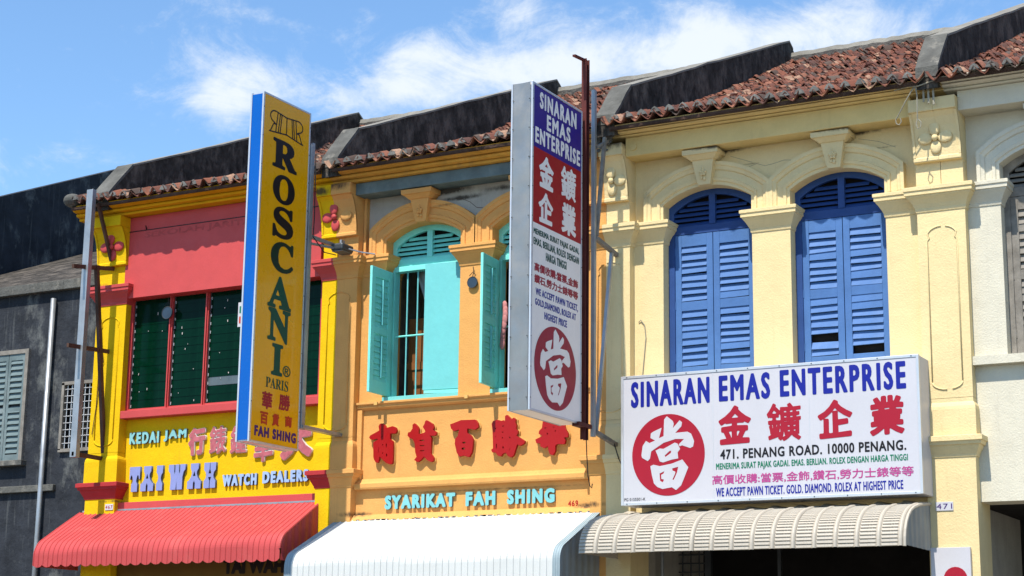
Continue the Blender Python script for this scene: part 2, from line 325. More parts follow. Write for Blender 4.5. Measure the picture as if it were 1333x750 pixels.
def sdf_loops(S, bold, cell, filled=True):
    """S: segments (n,2,2) in metres; returns closed loops of the outline grown by bold"""
    lo = S.reshape(-1, 2).min(0)-bold-2.5*cell; hi = S.reshape(-1, 2).max(0)+bold+2.5*cell
    nx = int((hi[0]-lo[0])/cell)+2; ny = int((hi[1]-lo[1])/cell)+2
    X, Y = np.meshgrid(lo[0]+np.arange(nx)*cell, lo[1]+np.arange(ny)*cell)
    D = np.full(X.shape, 1e9); ins = np.zeros(X.shape, bool)
    for (ax, ay), (bx, by) in S:
        m = bold+4*cell
        i0 = max(0, int((min(ax, bx)-m-lo[0])/cell)); i1 = min(nx, int((max(ax, bx)+m-lo[0])/cell)+2)
        j0 = max(0, int((min(ay, by)-m-lo[1])/cell)); j1 = min(ny, int((max(ay, by)+m-lo[1])/cell)+2)
        x = X[j0:j1, i0:i1]; y = Y[j0:j1, i0:i1]
        dx, dy = bx-ax, by-ay; t = np.clip(((x-ax)*dx+(y-ay)*dy)/(dx*dx+dy*dy+1e-12), 0, 1)
        d = (x-ax-t*dx)**2+(y-ay-t*dy)**2
        D[j0:j1, i0:i1] = np.minimum(D[j0:j1, i0:i1], d)
        if filled and abs(dy) > 1e-9:
            jj0 = max(0, int(math.ceil((min(ay, by)-lo[1])/cell-1e-9))); jj1 = min(ny, int(math.ceil((max(ay, by)-lo[1])/cell-1e-9)))
            if jj1 > jj0:
                yy = Y[jj0:jj1, 0:1]; xi = ax+(yy-ay)*dx/dy
                ins[jj0:jj1] ^= (X[jj0:jj1] < xi)
    D = np.sqrt(np.minimum(D, (bold+4*cell)**2))
    F = np.where(ins, -D, D)-bold
    F[np.abs(F) < 1e-7] = 1e-7
    ins_ = F < 0
    a = ins_[:-1, :-1].astype(int)+2*ins_[:-1, 1:]+4*ins_[1:, 1:]+8*ins_[1:, :-1]
    seg = {}
    def ep(j, i, e):                                       # edge key
        return (j, i, 0) if e == 0 else (j, i+1, 1) if e == 1 else (j+1, i, 0) if e == 2 else (j, i, 1)
    T = {1: [(3, 0)], 2: [(0, 1)], 3: [(3, 1)], 4: [(1, 2)], 5: [(3, 0), (1, 2)], 6: [(0, 2)], 7: [(3, 2)], 8: [(2, 3)], 9: [(2, 0)], 10: [(0, 1), (2, 3)], 11: [(2, 1)], 12: [(1, 3)], 13: [(1, 0)], 14: [(0, 3)]}
    for j, i in zip(*np.nonzero((a > 0) & (a < 15))):
        for e0, e1 in T[int(a[j, i])]: seg[ep(j, i, e0)] = ep(j, i, e1)
    def pt(k):
        j, i, v = k
        f0 = F[j, i]; f1 = F[j+1, i] if v else F[j, i+1]; t = f0/(f0-f1)
        return (lo[0]+(i+(0 if v else t))*cell, lo[1]+(j+(t if v else 0))*cell)
    loops = []
    while seg:
        k0 = next(iter(seg)); lp = []; k = k0
        while k in seg: lp.append(pt(k)); k = seg.pop(k)
        if len(lp) > 5:
            q = dp(lp, cell*.13)
            if len(q) > 2: loops.append(q)
    return loops
def dp(lp, eps):
    P_ = np.array(lp); n = len(P_); far_ = int(((P_-P_[0])**2).sum(1).argmax())
    keep = {0, far_}; st = [(0, far_), (far_, n)]
    Q = np.vstack([P_, P_[:1]])
    while st:
        a, b = st.pop()
        if b-a < 2: continue
        d = Q[b]-Q[a]; ln = math.hypot(*d)+1e-12
        r = Q[a+1:b]-Q[a]; dist = np.abs(r[:, 0]*d[1]-r[:, 1]*d[0])/ln
        k = int(dist.argmax())
        if dist[k] > eps: keep.add((a+1+k) % n); st += [(a, a+1+k), (a+1+k, b)]
    return [tuple(P_[k]) for k in sorted(keep)]
def area(lp): return sum(a[0]*b[1]-b[0]*a[1] for a, b in zip(lp, lp[1:]+lp[:1]))/2
def inside(p, lp):
    r = False
    for a, b in zip(lp, lp[1:]+lp[:1]):
        if (a[1] > p[1]) != (b[1] > p[1]) and p[0] < a[0]+(p[1]-a[1])*(b[0]-a[0])/(b[1]-a[1]): r = not r
    return r
def letters_of(loops):
    outer = [lp for lp in loops if not any(inside(lp[0], o) for o in loops if o is not lp)]
    out = [[o]+[lp for lp in loops if lp is not o and lp not in outer and inside(lp[0], o)] for o in outer]
    return sorted(out, key=lambda g: min(p[0] for p in g[0]))
def loops_mesh(name, loops, depth, place, m, edge=None):
    """2-D loops -> extruded mesh; place(u,v,w) -> xyz, w from -depth/2..depth/2 outwards"""
    cu = bpy.data.curves.new('g', 'CURVE'); cu.dimensions = '2D'; cu.fill_mode = 'BOTH'; cu.extrude = depth/2
    for lp in loops:
        sp = cu.splines.new('POLY'); sp.points.add(len(lp)-1); sp.use_cyclic_u = True
        for k, p in enumerate(lp): sp.points[k].co = (p[0], p[1], 0, 1)
    ob = bpy.data.objects.new('g', cu); COL.objects.link(ob)
    me = bpy.data.meshes.new_from_object(ob.evaluated_get(bpy.context.evaluated_depsgraph_get()))
    bpy.data.objects.remove(ob); bpy.data.curves.remove(cu); me.name = name
    me.materials.clear(); me.materials.append(m)
    if edge:
        me.materials.append(edge)
        for p in me.polygons:
            if abs(p.normal.z) < .5: p.material_index = 1
            else: p.material_index = 0
    for v in me.vertices: v.co = place(*v.co)
    return me
def fit(S, x0, x1, z0, z1, bold=0, shear=0, warp=0, seed=0):
    S = np.array(S, float); S = S.copy()
    S[..., 0] = x0+bold+S[..., 0]*(x1-x0-2*bold); S[..., 1] = z0+bold+S[..., 1]*(z1-z0-2*bold)
    if shear: S[..., 1] += shear*(S[..., 0]-(x0+x1)/2)
    if warp:
        h = z1-z0; a = S[..., 0].copy()/h; b = S[..., 1].copy()/h
        S[..., 0] += warp*h*np.sin(5*b+seed)*np.cos(3*a); S[..., 1] += warp*h*np.sin(6*a+seed*2)
    return S
FACADE = lambda Y: (lambda u, v, w_: (u, Y-w_, v))
BLADE = lambda X: (lambda u, v, w_: (X+w_, u, v))
def print_text(name, text, box, place, m, parent, bold=0, depth=.003, shear=0, warp=0, cell=None, label=None, track=1.0, split=False):
    x0, x1, z0, z1 = box; h = z1-z0
    S = fit(glyph_segs(text, track=track) if isinstance(text, str) else text, x0, x1, z0, z1, bold, shear, warp, len(text))
    lp = sdf_loops(S, bold, cell or max(h/46, .0022))
    if split:
        for g in letters_of(lp): link('printed_letter', loops_mesh('printed_letter', g, depth, place, m), parent)
        return
    return link(name, loops_mesh(name, lp, depth, place, m), parent, label)
def raised(name, text, box, Y, depth, m, edge, parent, bold, back=None, backm=None, cell=None, warp=0, shear=0, split=True, raw=None, track=1.3):
    """raised letters, one object each"""
    x0, x1, z0, z1 = box; h = z1-z0
    S = fit(glyph_segs(text, track=track) if raw is None else raw, x0, x1, z0, z1, bold, shear, warp, len(str(text)))
    lps = sdf_loops(S, bold, cell or h/50)
    for g in (letters_of(lps) if split else [lps]):
        o = link(name, loops_mesh(name, g, depth, FACADE(Y-depth/2), m, edge), parent)
        if back:
            bl_ = sdf_loops(poly_segs(g), back, (cell or h/50)*1.2)
            link('letter_outline', loops_mesh('letter_outline', bl_, depth*.8, FACADE(Y-depth*.4), backm), o)

# ------------------------------------------------------------------ ground
def sheet(name, x0, x1, y0, y1, z, m): return struct(MB().poly([(x0, y0, z), (x1, y0, z), (x1, y1, z), (x0, y1, z)]).build(name, m))
sheet('ground', -600, 600, -600, 600, -.02, paving)
sheet('road', -600, 600, -15, -3.4, -.008, asphalt)
struct(MB().box(-60, 60, -3.2, 9, -.3, .14).build('pavement', paving))
kr = thing('kerb', 'grey concrete kerb along the shophouse side of the road', 'kerb', (0, -3.3, 0))
for k in range(40): MB().box(-40+2*k+.005, -38+2*k-.005, -3.4, -3.2, -.1, .15).build('kerb_stone', kerbm, kr)
for k in range(18):
    o = MB().box(-36+4*k, -34+4*k, -9.3, -9.18, -.005, -.003).build('road_marking', linem); struct(o)
struct(MB().box(-60, 60, -19, -15, -.3, .12).build('far_pavement', paving))

# ------------------------------------------------------------------ shophouses
def arcz(x, c0, h, z0, rise):
    R = (h*h+rise*rise)/(2*rise); d = min(abs(x-c0), h); return z0+math.sqrt(R*R-d*d)-(R-rise)
CAPP = [(8.215, 0), (8.22, .012), (8.25, .02), (8.27, .02), (8.33, .045), (8.39, .085), (8.43, .12), (8.445, .12), (8.45, .14), (8.50, .14), (8.51, .155), (8.56, .155), (8.57, .13)]
CAPI = [(8.245, 0), (8.25, .012), (8.285, .02), (8.30, .02), (8.35, .045), (8.41, .08), (8.45, .11), (8.465, .11), (8.47, .13), (8.52, .13), (8.53, .145), (8.575, .145), (8.585, .12)]
BASEP = [(4.74, 0), (4.745, .012), (4.78, .02), (4.80, .03), (4.86, .06), (4.90, .075), (4.905, .1), (4.95, .11), (4.955, .13), (5.02, .13), (5.03, .10)]
def pilaster(bld, xa, xb, Lf, Rf, main, capm, basem, cons, ring_line=True, fulla=None, name='pilaster'):
    """one building's share of a party pilaster; Lf/Rf = 1 where that side is an outer corner"""
    yf = -.15
    a = MB(); a.box(xa, xb, yf, .5, .14, 4.14)
    a.box(xa, xb, yf, .5, 4.14, 4.745)
    a.rings(xa, xb, yf, .5, [(5.02, .035), (5.40, .035), (5.44, .03), (5.475, .015), (5.50, 0), (5.56, 0)], Lf, Rf)
    a.box(xa, xb, yf, .5, 5.555, 8.22); a.box(xa+.004, xb-.004, yf, .5, 8.565, 9.62)
    o = a.build(name, main, bld)
    # recessed line of the shaft panel
    ca, cb = fulla or (xa, xb); x0 = ca+.13; x1 = cb-.13; cx = (x0+x1)/2; pts = []
    for k in range(13):
        t = math.pi*k/12; pts.append((cx-(x1-x0)/2*math.cos(t)*(1 if .15 < t < 2.99 else 1), yf-.004, 7.86+.14*math.sin(t)))
    pts2 = [(x0, yf-.004, 5.8)]+[(x0, yf-.004, 7.80)]+[(x0+.03, yf-.004, 7.83)]+pts[1:-1]+[(x1-.03, yf-.004, 7.83), (x1, yf-.004, 7.80), (x1, yf-.004, 5.8)]
    bot = [(cx-(x1-x0)/2*math.cos(math.pi*k/10), yf-.004, 5.78-.10*math.sin(math.pi*k/10)) for k in range(11)]
    for pl in (pts2, bot):
        q = [p for p in pl if xa-.01 <= p[0] <= xb+.01]
        if len(q) > 1: MB().tube(q, .011, 6).build('panel_moulding', main, o, smooth=True)
    MB().rings(xa, xb, yf, .5, CAPP, Lf, Rf).build('capital', capm, o)
    MB().rings(xa, xb, yf, .5, BASEP, Lf, Rf).build('base_moulding', basem, o)
    # console bracket, leaning forward towards the cornice
    pr = [(.4, 8.93), (-.22, 8.93), (-.23, 8.945), (-.23, 8.99), (-.215, 9.0), (-.225, 9.12), (-.25, 9.28), (-.29, 9.42), (-.35, 9.54), (-.40, 9.60), (-.42, 9.61), (.4, 9.61)]
    MB().prism(pr, 'x', xa-Lf*.0, xb+Rf*.0).build('console', cons, o, bevel=.006)
    # raised rim of the console face
    rim = MB()
    face = lambda z: np.interp(z, [8.99, 9.12, 9.28, 9.42, 9.54, 9.6], [-.215, -.225, -.25, -.29, -.35, -.40])
    zs = [9.0, 9.12, 9.24, 9.36, 9.46, 9.55, 9.595]
    for sx, fl in ((xa, Lf), (xb, Rf)):
        if fl: 
            d = .035 if sx == xa else -.035
            rim.strip([(sx, face(z)-.014, z) for z in zs], [(sx+d, face(z)-.014, z) for z in zs])
            rim.strip([(sx+d, face(z)-.014, z) for z in zs], [(sx+d, face(z)+.01, z) for z in zs])
            rim.strip([(sx, face(z)-.014, z) for z in zs], [(sx, face(z)+.02, z) for z in zs])
    if rim.v: rim.build('console_rim', cons, o)
    MB().box(xa+.004*Lf, xb-.004*Rf, -.44, .4, 9.612, 9.80).build('console_block', cons, o, bevel=.01)
    return o
def flower(par, cx, z, mats, s=1.0, clip=(-99, 99)):
    s *= 1.18
    """four petals and a centre on the leaning console face"""
    y = lambda zz: float(np.interp(zz, [8.99, 9.12, 9.28, 9.42, 9.54, 9.6], [-.215, -.225, -.25, -.29, -.35, -.40]))-.012
    for k, (dx, dz, rx, rz) in enumerate(((0, .115, .072, .095), (.125, 0, .10, .078), (0, -.115, .072, .095), (-.125, 0, .10, .078))):
        if mats[k] is None or not (clip[0] <= cx+dx*s <= clip[1]): continue
        MB().ball((cx+dx*s, y(z+dz*s), z+dz*s), rx*s, .025, rz*s).build('petal', mats[k], par, smooth=True)
    if mats[4]: MB().ball((cx, y(z)-.02, z), .045*s, .04, .045*s, 8, 6).build('flower_centre', mats[4], par, smooth=True)

def cornice(bld, x0, x1, m, bottom):
    h = 10.035-bottom; f = lambda t: bottom+h*t
    pr = [(.2, bottom+.006), (-.35, bottom+.006), (-.37, f(.02)), (-.385, f(.12)), (-.37, f(.22)), (-.345, f(.24)), (-.40, f(.25)), (-.455, f(.30)), (-.475, f(.42)), (-.455, f(.52)), (-.425, f(.54)), (-.49, f(.55)), (-.545, f(.60)), (-.58, f(.70)), (-.585, f(.78)), (-.585, f(1.0)), (.2, f(1.0))]
    return MB().prism(pr, 'x', x0, x1).build('cornice', m, bld)

SL = .455; NS = math.sqrt(1+SL*SL); EY, EZ = -.70, 10.10                # roof slope, eave line
def eave_z(x): return .035*math.sin(x*.55+.4)+.015*math.sin(x*2.1)
def tile_geo(cover, L_=.25, wd=.215, dp_=.085, th=.013):
    """clay tile, local x across, y up the slope, z normal"""
    n = 6; a = []; b = []
    for j in range(n+1):
        t = -1+2*j/n; x = t*wd/2; z = dp_*(1-abs(t)**1.35) if cover else dp_*(abs(t)**1.35)
        a.append((x, z)); b.append((x, z-th))
    m = MB(); m.strip([(x, 0, z) for x, z in a], [(x, L_, z-.0) for x, z in a]); m.strip([(x, 0, z) for x, z in b], [(x, L_, z) for x, z in b])
    m.strip([(x, 0, z) for x, z in a], [(x, 0, z) for x, z in b])
    m.strip([(a[0][0], 0, a[0][1]), (a[0][0], L_, a[0][1])], [(b[0][0], 0, b[0][1]), (b[0][0], L_, b[0][1])])
    m.strip([(a[-1][0], 0, a[-1][1]), (a[-1][0], L_, a[-1][1])], [(b[-1][0], 0, b[-1][1]), (b[-1][0], L_, b[-1][1])])
    return m
COVER = tile_geo(True, wd=.17, dp_=.10).mesh('roof_tile', tilem); PAN = tile_geo(False, wd=.23, dp_=.12).mesh('roof_tile', tilem)
rng = np.random.default_rng(3)
ROT = Matrix.Rotation(math.atan(SL), 4, 'X')
def tile_pose(x, v, cover, SL=SL, dz=0, sag=.06):
    """matrix of a tile: x along the eave, v metres up the slope"""
    wob = .010 if v > .2 else .008
    NS = math.sqrt(1+SL*SL); z = dz*min(1, .3+v*.5)+eave_z(x)*max(0, 1-v/3)-sag*math.sin(min(1, v/8.95)*math.pi)+(.04 if cover else 0)+rng.normal(0, wob*.7)+.02
    p = Vector((x+rng.normal(0, wob), EY+v/NS+rng.normal(0, .012), EZ-.085+SL*v/NS+z))
    r = Matrix.Rotation(math.atan(SL), 4, 'X') @ Matrix.Rotation(rng.normal(0, .06), 4, 'Z') @ Matrix.Rotation(rng.normal(-.10, .045), 4, 'X') @ Matrix.Rotation(rng.normal(0, .09), 4, 'Y')
    return Matrix.Translation(p) @ r
def roof(bld, x0, x1, first=3, top=8.95, exposure=.112, SL=.45, dz=-.10, sag=.06):
    NS = math.sqrt(1+SL*SL)
    rf = MB(); 
    yr = EY+top/NS; zr = EZ+SL*top/NS+dz
    up_ = [(EY+.05+(yr-EY-.05)*k/14, EZ-.12+(zr-EZ)*k/14-sag*math.sin(k/14*math.pi)-.03) for k in range(15)]
    rf.strip([(x0, y, z) for y, z in up_], [(x1, y, z) for y, z in up_])
    rf.poly([(x0, yr, zr-.15), (x1, yr, zr-.15), (x1, yr+6.5, zr-3.2), (x0, yr+6.5, zr-3.2)])
    rf.prism([(EY+.045, EZ-.105), (EY+.06, EZ-.16), (-.3, EZ-.07), (0, EZ+.1)], 'x', x0, x1)
    ro = rf.build('roof', mortarr, bld)
    n = int(round((x1-x0)/.2255)); st = (x1-x0)/n
    stuffm = MB(); SC = np.array([v.co[:] for v in COVER.vertices]); SP = np.array([v.co[:] for v in PAN.vertices])
    FC = [tuple(p.vertices) for p in COVER.polygons]; FP = [tuple(p.vertices) for p in PAN.polygons]
    rows = int(top/exposure); V = []; Fc = []; nv = 0
    for r in range(rows):
        for k in range(n+1):
            for cover in ((0, 1) if k < n else (0,)):
                x = x0+k*st+(st/2 if cover else 0)
                if k == n and not cover: x = x1-.02
                if r >= first and rng.random() < .012: continue
                mtx = tile_pose(x, r*exposure+(.02 if cover else 0)+(rng.uniform(-.03, .02) if r == 0 and cover else 0), cover, SL, dz, sag)
                if r > 0 and rng.random() < .05:
                    mtx = mtx @ Matrix.Rotation(rng.normal(0, .25), 4, 'Z') @ Matrix.Translation((0, -.05, .03))
                if r < first:
                    o = bpy.data.objects.new('roof_tile', COVER if cover else PAN); COL.objects.link(o); o.parent = ro
                    o.matrix_local = mtx
                else:
                    A = np.array(mtx); S_ = SC if cover else SP
                    V.append(S_ @ A[:3, :3].T+A[:3, 3]); Fc += [tuple(i+nv for i in f) for f in (FC if cover else FP)]; nv += len(S_)
    me = bpy.data.meshes.new('roof_tiles'); me.from_pydata([tuple(v) for v in np.vstack(V)], [], Fc); me.materials.append(tilem)
    link('roof_tiles', me, ro, kind='stuff')
    # mortar plugs in the ends of the cover tiles
    mp_ = MB()
    for k in range(n):
        if rng.random() < .08: continue
        x = x0+(k+.5)*st; z = EZ-.085+.045+eave_z(x)+.018; y = EY-.018+rng.uniform(-.01, .01)
        w_ = .075; a = [(x-w_, z-.005), (x-w_*.55, z+.055), (x, z+.082), (x+w_*.55, z+.055), (x+w_, z-.005), (x, z-.012)]
        mp_.prism(a, 'y', y, y+.08)
    mp_.build('mortar_plug_row', mortar, ro, kind='stuff')
    rc = MB(); pts = []
    for k in range(40):
        x = x0+(x1-x0)*k/39; pts.append((x, yr, zr+.06+rng.normal(0, .008)))
    rc.tube(pts, .13, 8); rc.build('ridge_cap', coping, ro)
    return ro
def party_wall(bld, x0, x1, lower=0, front=mildew2):
    """fire wall standing above the tiles, raked with the roof"""
    top = [(-.60, 10.19), (-.40, 10.42), (-.20, 10.65), (.0, 10.86)]+[(y, 10.86+y*.43) for y in np.linspace(.5, 7.3, 14)]+[(7.5, 13.9), (7.7, 13.78), (14.3, 10.5)]
    a = MB(); bot = [(y, (EZ-.25-.45*math.sin(min(1, max(0, y+.7)/8.2)*math.pi)+SL*(max(y, -.6)-EY)) if y < 8 else z-.9) for y, z in top]
    bot = [(y, min(b, z-.05)) for (y, b), (_, z) in zip(bot, top)]
    jt = [(y, z+rng.normal(0, .006)) for y, z in top]
    for X in (x0, x1):
        a.strip([(X, y, z) for y, z in bot], [(X, y, z) for y, z in jt])
    a.strip([(x0, y, z) for y, z in jt], [(x1, y, z) for y, z in jt]); a.strip([(x0, y, z) for y, z in bot], [(x1, y, z) for y, z in bot])
    a.poly([(x0, *bot[0]), (x1, *bot[0]), (x1, *jt[0]), (x0, *jt[0])])
    o = a.build('party_wall', mildew, bld)
    cp = MB()
    for (ya, za), (yb, zb) in zip(jt[3:-3], jt[4:-2]):
        cp.strip([(x0-.02, ya, za-.02), (x1+.012, ya, za-.02), (x1+.012, ya, za+.014), (x0-.02, ya, za+.014)], [(x0-.02, yb, zb-.02), (x1+.012, yb, zb-.02), (x1+.012, yb, zb+.014), (x0-.02, yb, zb+.014)], True)
    cp.build('coping', coping, o)  # mortar strip on the wall top, coloured lighter to show it sunlit
    fr = MB(); f0 = jt[:4]
    fr.strip([(x0-.012, y, z+.022) for y, z in f0], [(x1+.012, y, z+.022) for y, z in f0])
    fr.strip([(x1+.012, y, z+.022) for y, z in f0], [(x1+.012, y, z-.05) for y, z in f0]); fr.strip([(x0-.012, y, z+.022) for y, z in f0], [(x0-.012, y, z-.05) for y, z in f0])
    fr.poly([(x0-.012, f0[0][0], f0[0][1]+.022), (x1+.012, f0[0][0], f0[0][1]+.022), (x1+.012, f0[0][0]-.01, f0[0][1]-.14), (x0-.012, f0[0][0]-.01, f0[0][1]-.14)])
    fr.build('sloping_front_cap', front, o)
    return o
def shell(bld, x0, x1, m):
    """side walls, back wall, floors of the shophouse behind its front"""
    a = MB()
    a.box(x0, x0+.2, .5, 14, 0, 9.75); a.box(x1-.2, x1, .5, 14, 0, 9.75); a.box(x0+.2, x1-.2, 13.8, 14, 0, 9.75)
    a.build('side_walls', m, bld)
    b = MB(); b.box(x0+.2, x1-.2, .5, 13.8, 4.14, 4.3); b.box(x0+.2, x1-.2, .5, 13.8, 9.4, 9.5); b.box(x0+.2, x1-.2, 5, 5.1, 4.3, 9.4)
    b.box(x0+.2, x1-.2, 2.9, 3.05, .14, 4.14)
    b.build('interior_partition', blackin, bld)
def arch_wall(bld, xa, xb, wins, hw, m, spand, z_sill=6.12):
    """masonry between the pilasters with arched openings"""
    ztop = 10.0; yf, yb = .07, .5
    a = MB(); xs = set([xa, xb])
    for c0 in wins:
        for k in range(21): xs.add(round(c0-hw+2*hw*k/20, 5))
    xs = sorted(xs)
    def low(x0, x1):
        for c0 in wins:
            if c0-hw-1e-4 <= x0 and x1 <= c0+hw+1e-4: return c0
        return None
    for x0, x1 in zip(xs, xs[1:]):
        c0 = low(x0, x1)
        if c0 is None:
            z0 = z1 = 8.3
        else: z0 = arcz(x0, c0, hw, 8.84, .24); z1 = arcz(x1, c0, hw, 8.84, .24)
        a.poly([(x0, yf, z0), (x1, yf, z1), (x1, yf, ztop), (x0, yf, ztop)]); a.poly([(x0, yb, z0), (x1, yb, z1), (x1, yb, ztop), (x0, yb, ztop)])
        a.poly([(x0, yf, z0), (x1, yf, z1), (x1, yb, z1), (x0, yb, z0)])
    for c0 in wins:
        for sx in (-1, 1): x = c0+sx*hw; a.poly([(x, yf, 8.3), (x, yb, 8.3), (x, yb, 8.84), (x, yf, 8.84)])
    a.poly([(xa, yf, 8.3), (xa, yb, 8.3), (xa, yb, ztop), (xa, yf, ztop)])
    sp_ = a.build('spandrel_wall', spand, bld)
    # inner pilasters
    edges = [xa]+[q for c0 in wins for q in (c0-hw, c0+hw)]+[xb]
    for k in range(0, len(edges), 2):
        p, q = edges[k], edges[k+1]
        o = MB().box(p, q, 0, yb, z_sill, 8.25).build('window_pier', m, bld)
        MB().rings(p, q, 0, yb, CAPI, 0 if k == 0 else 1, 0 if k == len(edges)-2 else 1).build('capital', m, o)
    # arch mouldings
    prof = [(0, .3), (0, -.0), (.14, -.0), (.17, -.02), (.30, -.03), (.33, -.008), (.62, -.008), (.66, -.03), (.80, -.045), (.84, -.06), (1, -.06), (1, .08)]
    for c0 in wins:
        inn = [(c0-hw+.004, 8.588), (c0-hw+.004, 8.84)]; out = [(c0-hw-.3, 8.585), (c0-hw-.3, 9.03)]
        for k in range(1, 24):
            t = k/24; x = c0-hw+2*hw*t; inn.append((x, arcz(x, c0, hw, 8.84, .24)-.005))
            X = c0-(hw+.3)+2*(hw+.3)*t; out.append((X, arcz(X, c0, hw+.3, 9.03, .40)))
        inn += [(c0+hw-.004, 8.84), (c0+hw-.004, 8.588)]; out += [(c0+hw+.3, 9.03), (c0+hw+.3, 8.585)]
        g = [[(i[0]+(o[0]-i[0])*t*.998, y, i[1]+(o[1]-i[1])*t) for i, o in zip(inn, out)] for t, y in prof]
        b = MB()
        for k in range(len(g)-1): b.strip(g[k], g[k+1])
        am = b.build('arch_moulding', m, bld)
        # keystone
        kz = MB(); 
        kz.strip([(c0-.10, .05, 9.06), (c0-.10, -.10, 9.06), (c0+.10, -.10, 9.06), (c0+.10, .05, 9.06)], [(c0-.175, .05, 9.44), (c0-.175, -.15, 9.44), (c0+.175, -.15, 9.44), (c0+.175, .05, 9.44)], True)
        kz.poly([(c0-.10, .05, 9.06), (c0-.10, -.10, 9.06), (c0+.10, -.10, 9.06), (c0+.10, .05, 9.06)])
        ks = kz.build('keystone', m, bld, bevel=.004)
        MB().rings(c0-.175, c0+.175, -.15, .05, [(9.435, .0), (9.44, .02), (9.47, .05), (9.50, .08), (9.505, .11), (9.58, .115), (9.59, .09)]).build('keystone_cap', m, ks)
        fl = MB()
        for k in range(5):
            t = 2*math.pi*k/5+math.pi/2
            fl.ball((c0+.035*math.cos(t), -.125-.02, 9.24+.035*math.sin(t)), .026, .018, .026, 8, 5)
        fl.ball((c0, -.155, 9.24), .018, .02, .018, 6, 4); fl.ball((c0-.01, -.13, 9.33), .02, .014, .04, 8, 5); fl.ball((c0+.015, -.12, 9.15), .028, .014, .035, 8, 5); fl.ball((c0-.03, -.125, 9.165), .02, .012, .03, 8, 5)
        fl.build('flower_relief', m, ks, smooth=True)
def fanlight(bld, c0, hw, m, slatm, yf=.22):
    """louvred arched light above the shutters"""
    z0 = 8.40
    n = 20; xs = [c0-hw+2*hw*k/n for k in range(n+1)]; ix = [c0-(hw-.085)+2*(hw-.085)*k/n for k in range(n+1)]
    ot = [(x, arcz(x, c0, hw, 8.84, .24)) for x in xs]; it = [(x, arcz(x, c0, hw-.085, 8.75, .235)) for x in ix]
    loopo = [(c0-hw, z0)]+ot+[(c0+hw, z0)]; loopi = [(c0-hw+.085, z0+.13)]+it+[(c0+hw-.085, z0+.13)]
    a = MB()
    for y in (yf, yf+.07): a.strip([(x, y, z) for x, z in loopo], [(x, y, z) for x, z in loopi], True)
    a.strip([(x, yf, z) for x, z in loopi], [(x, yf+.07, z) for x, z in loopi], True)
    a.strip([(x, yf, z) for x, z in loopo], [(x, yf+.07, z) for x, z in loopo], True)
    fr = a.build('fanlight_frame', m, bld, bevel=.004)
    MB().box(c0-.05, c0+.05, yf-.012, yf+.06, z0+.13, 8.985).build('mullion', m, fr)
    k = 0; z = z0+.145
    while z < 8.9:
        for sx in (-1, 1):
            xin = c0+sx*.05; hwz = hw-.085
            if z+.035 > 8.75:
                t = z+.035-8.75; R = (hwz**2+.235**2)/(2*.235); q = R*R-(R-.235+t)**2; hwz = math.sqrt(max(q, 0))
            xo = c0+sx*hwz
            if abs(xo-xin) > .08 and hwz > .1:
                x0, x1 = sorted((xin, xo))
                MB().prism([(yf+.0, z-.012), (yf+.012, z-.02), (yf+.075, z+.04), (yf+.063, z+.048)], 'x', x0, x1).build('louvre_slat', slatm, fr)
        z += .078
    bk = MB().poly([(c0-hw, yf+.16, z0), (c0+hw, yf+.16, z0), (c0+hw, yf+.16, 9.1), (c0-hw, yf+.16, 9.1)]).build('fanlight_back', blackin, fr)
    return fr
def slat_mesh(width, m, h=.095):
    return MB().prism([(.0, 0), (-.014, .004), (.034, h), (.046, h-.004)], 'x', 0, width).mesh('louvre_slat', m)
def leaf(bld, x0, x1, z0, z1, y, m, slatm, missing=(), hinge=-1, groups=((6.35, 7.21), (7.35, 8.21))):
    """closed louvred shutter leaf"""
    a = MB(); st = .10; d = .045
    a.box(x0, x0+st, y, y+d, z0, z1); a.box(x1-st, x1, y, y+d, z0, z1)
    a.box(x0+st, x1-st, y+.002, y+d-.002, z0, groups[0][0]); a.box(x0+st, x1-st, y+.002, y+d-.002, groups[0][1], groups[1][0]); a.box(x0+st, x1-st, y+.002, y+d-.002, groups[1][1], z1)
    o = a.build('shutter', m, bld, bevel=.004)
    sm = slat_mesh(x1-x0-2*st-.006, slatm, .112)
    i = 0
    for g0, g1 in groups:
        for k in range(8):
            i += 1
            if i in missing: continue
            q = link('louvre_slat', sm, o, loc=(0, 0, 0)); q.location = (x0+st+.003, y+.012, g0+(k+.05)*(g1-g0)/8+random.uniform(-.006, .006))
            q.rotation_euler = (random.uniform(-.03, .14) if random.random() < .8 else random.uniform(.12, .32), random.uniform(-.025, .025), 0)
    MB().box(x0+st, x1-st, y+.09, y+.1, g0-1, g1).build('shutter_back', blackin, o)
    for hz in (z0+.3, (z0+z1)/2, z1-.25):
        xh = x0 if hinge < 0 else x1-.012; MB().box(xh, xh+.012, y-.008, y, hz-.06, hz+.06).build('hinge', m, o)
    return o

HW = .72
# --- cream shophouse
XP = (-7.65, -2.66, 2.30, 7.40)
cb = thing('shophouse', 'cream shophouse with cobalt blue louvred shutters and a white pawnshop signboard, right of centre', 'shophouse', (4.85, 0, .14))
shell(cb, 2.3, 7.4, greywash)
p = pilaster(cb, 2.22, 2.62, 0, 1, cream, cream, cream, cream, fulla=(1.95, 2.62)); flower(p, 2.36, 9.26, (cream,)*5, .95, (2.22, 9))
p = pilaster(cb, 7.09, 7.45, 1, 0, cream, cream, cream, cream, fulla=(7.09, 7.75)); flower(p, 7.42, 9.26, (cream,)*5, .95, (-9, 7.42))
wins = (3.83, 5.87)
arch_wall(cb, 2.60, 7.10, wins, HW, cream, cream)
cornice(cb, 2.19, 7.60, ccornice, 9.90)
MB().box(2.62, 7.09, -.30, .07, 9.60, 9.9).build('beam', ccornice, cb, bevel=.006)
MB().tube([(2.76, -.30, 9.74), (2.76, -.325, 9.74)], .055, 16).build('round_boss', ccornice, cb)
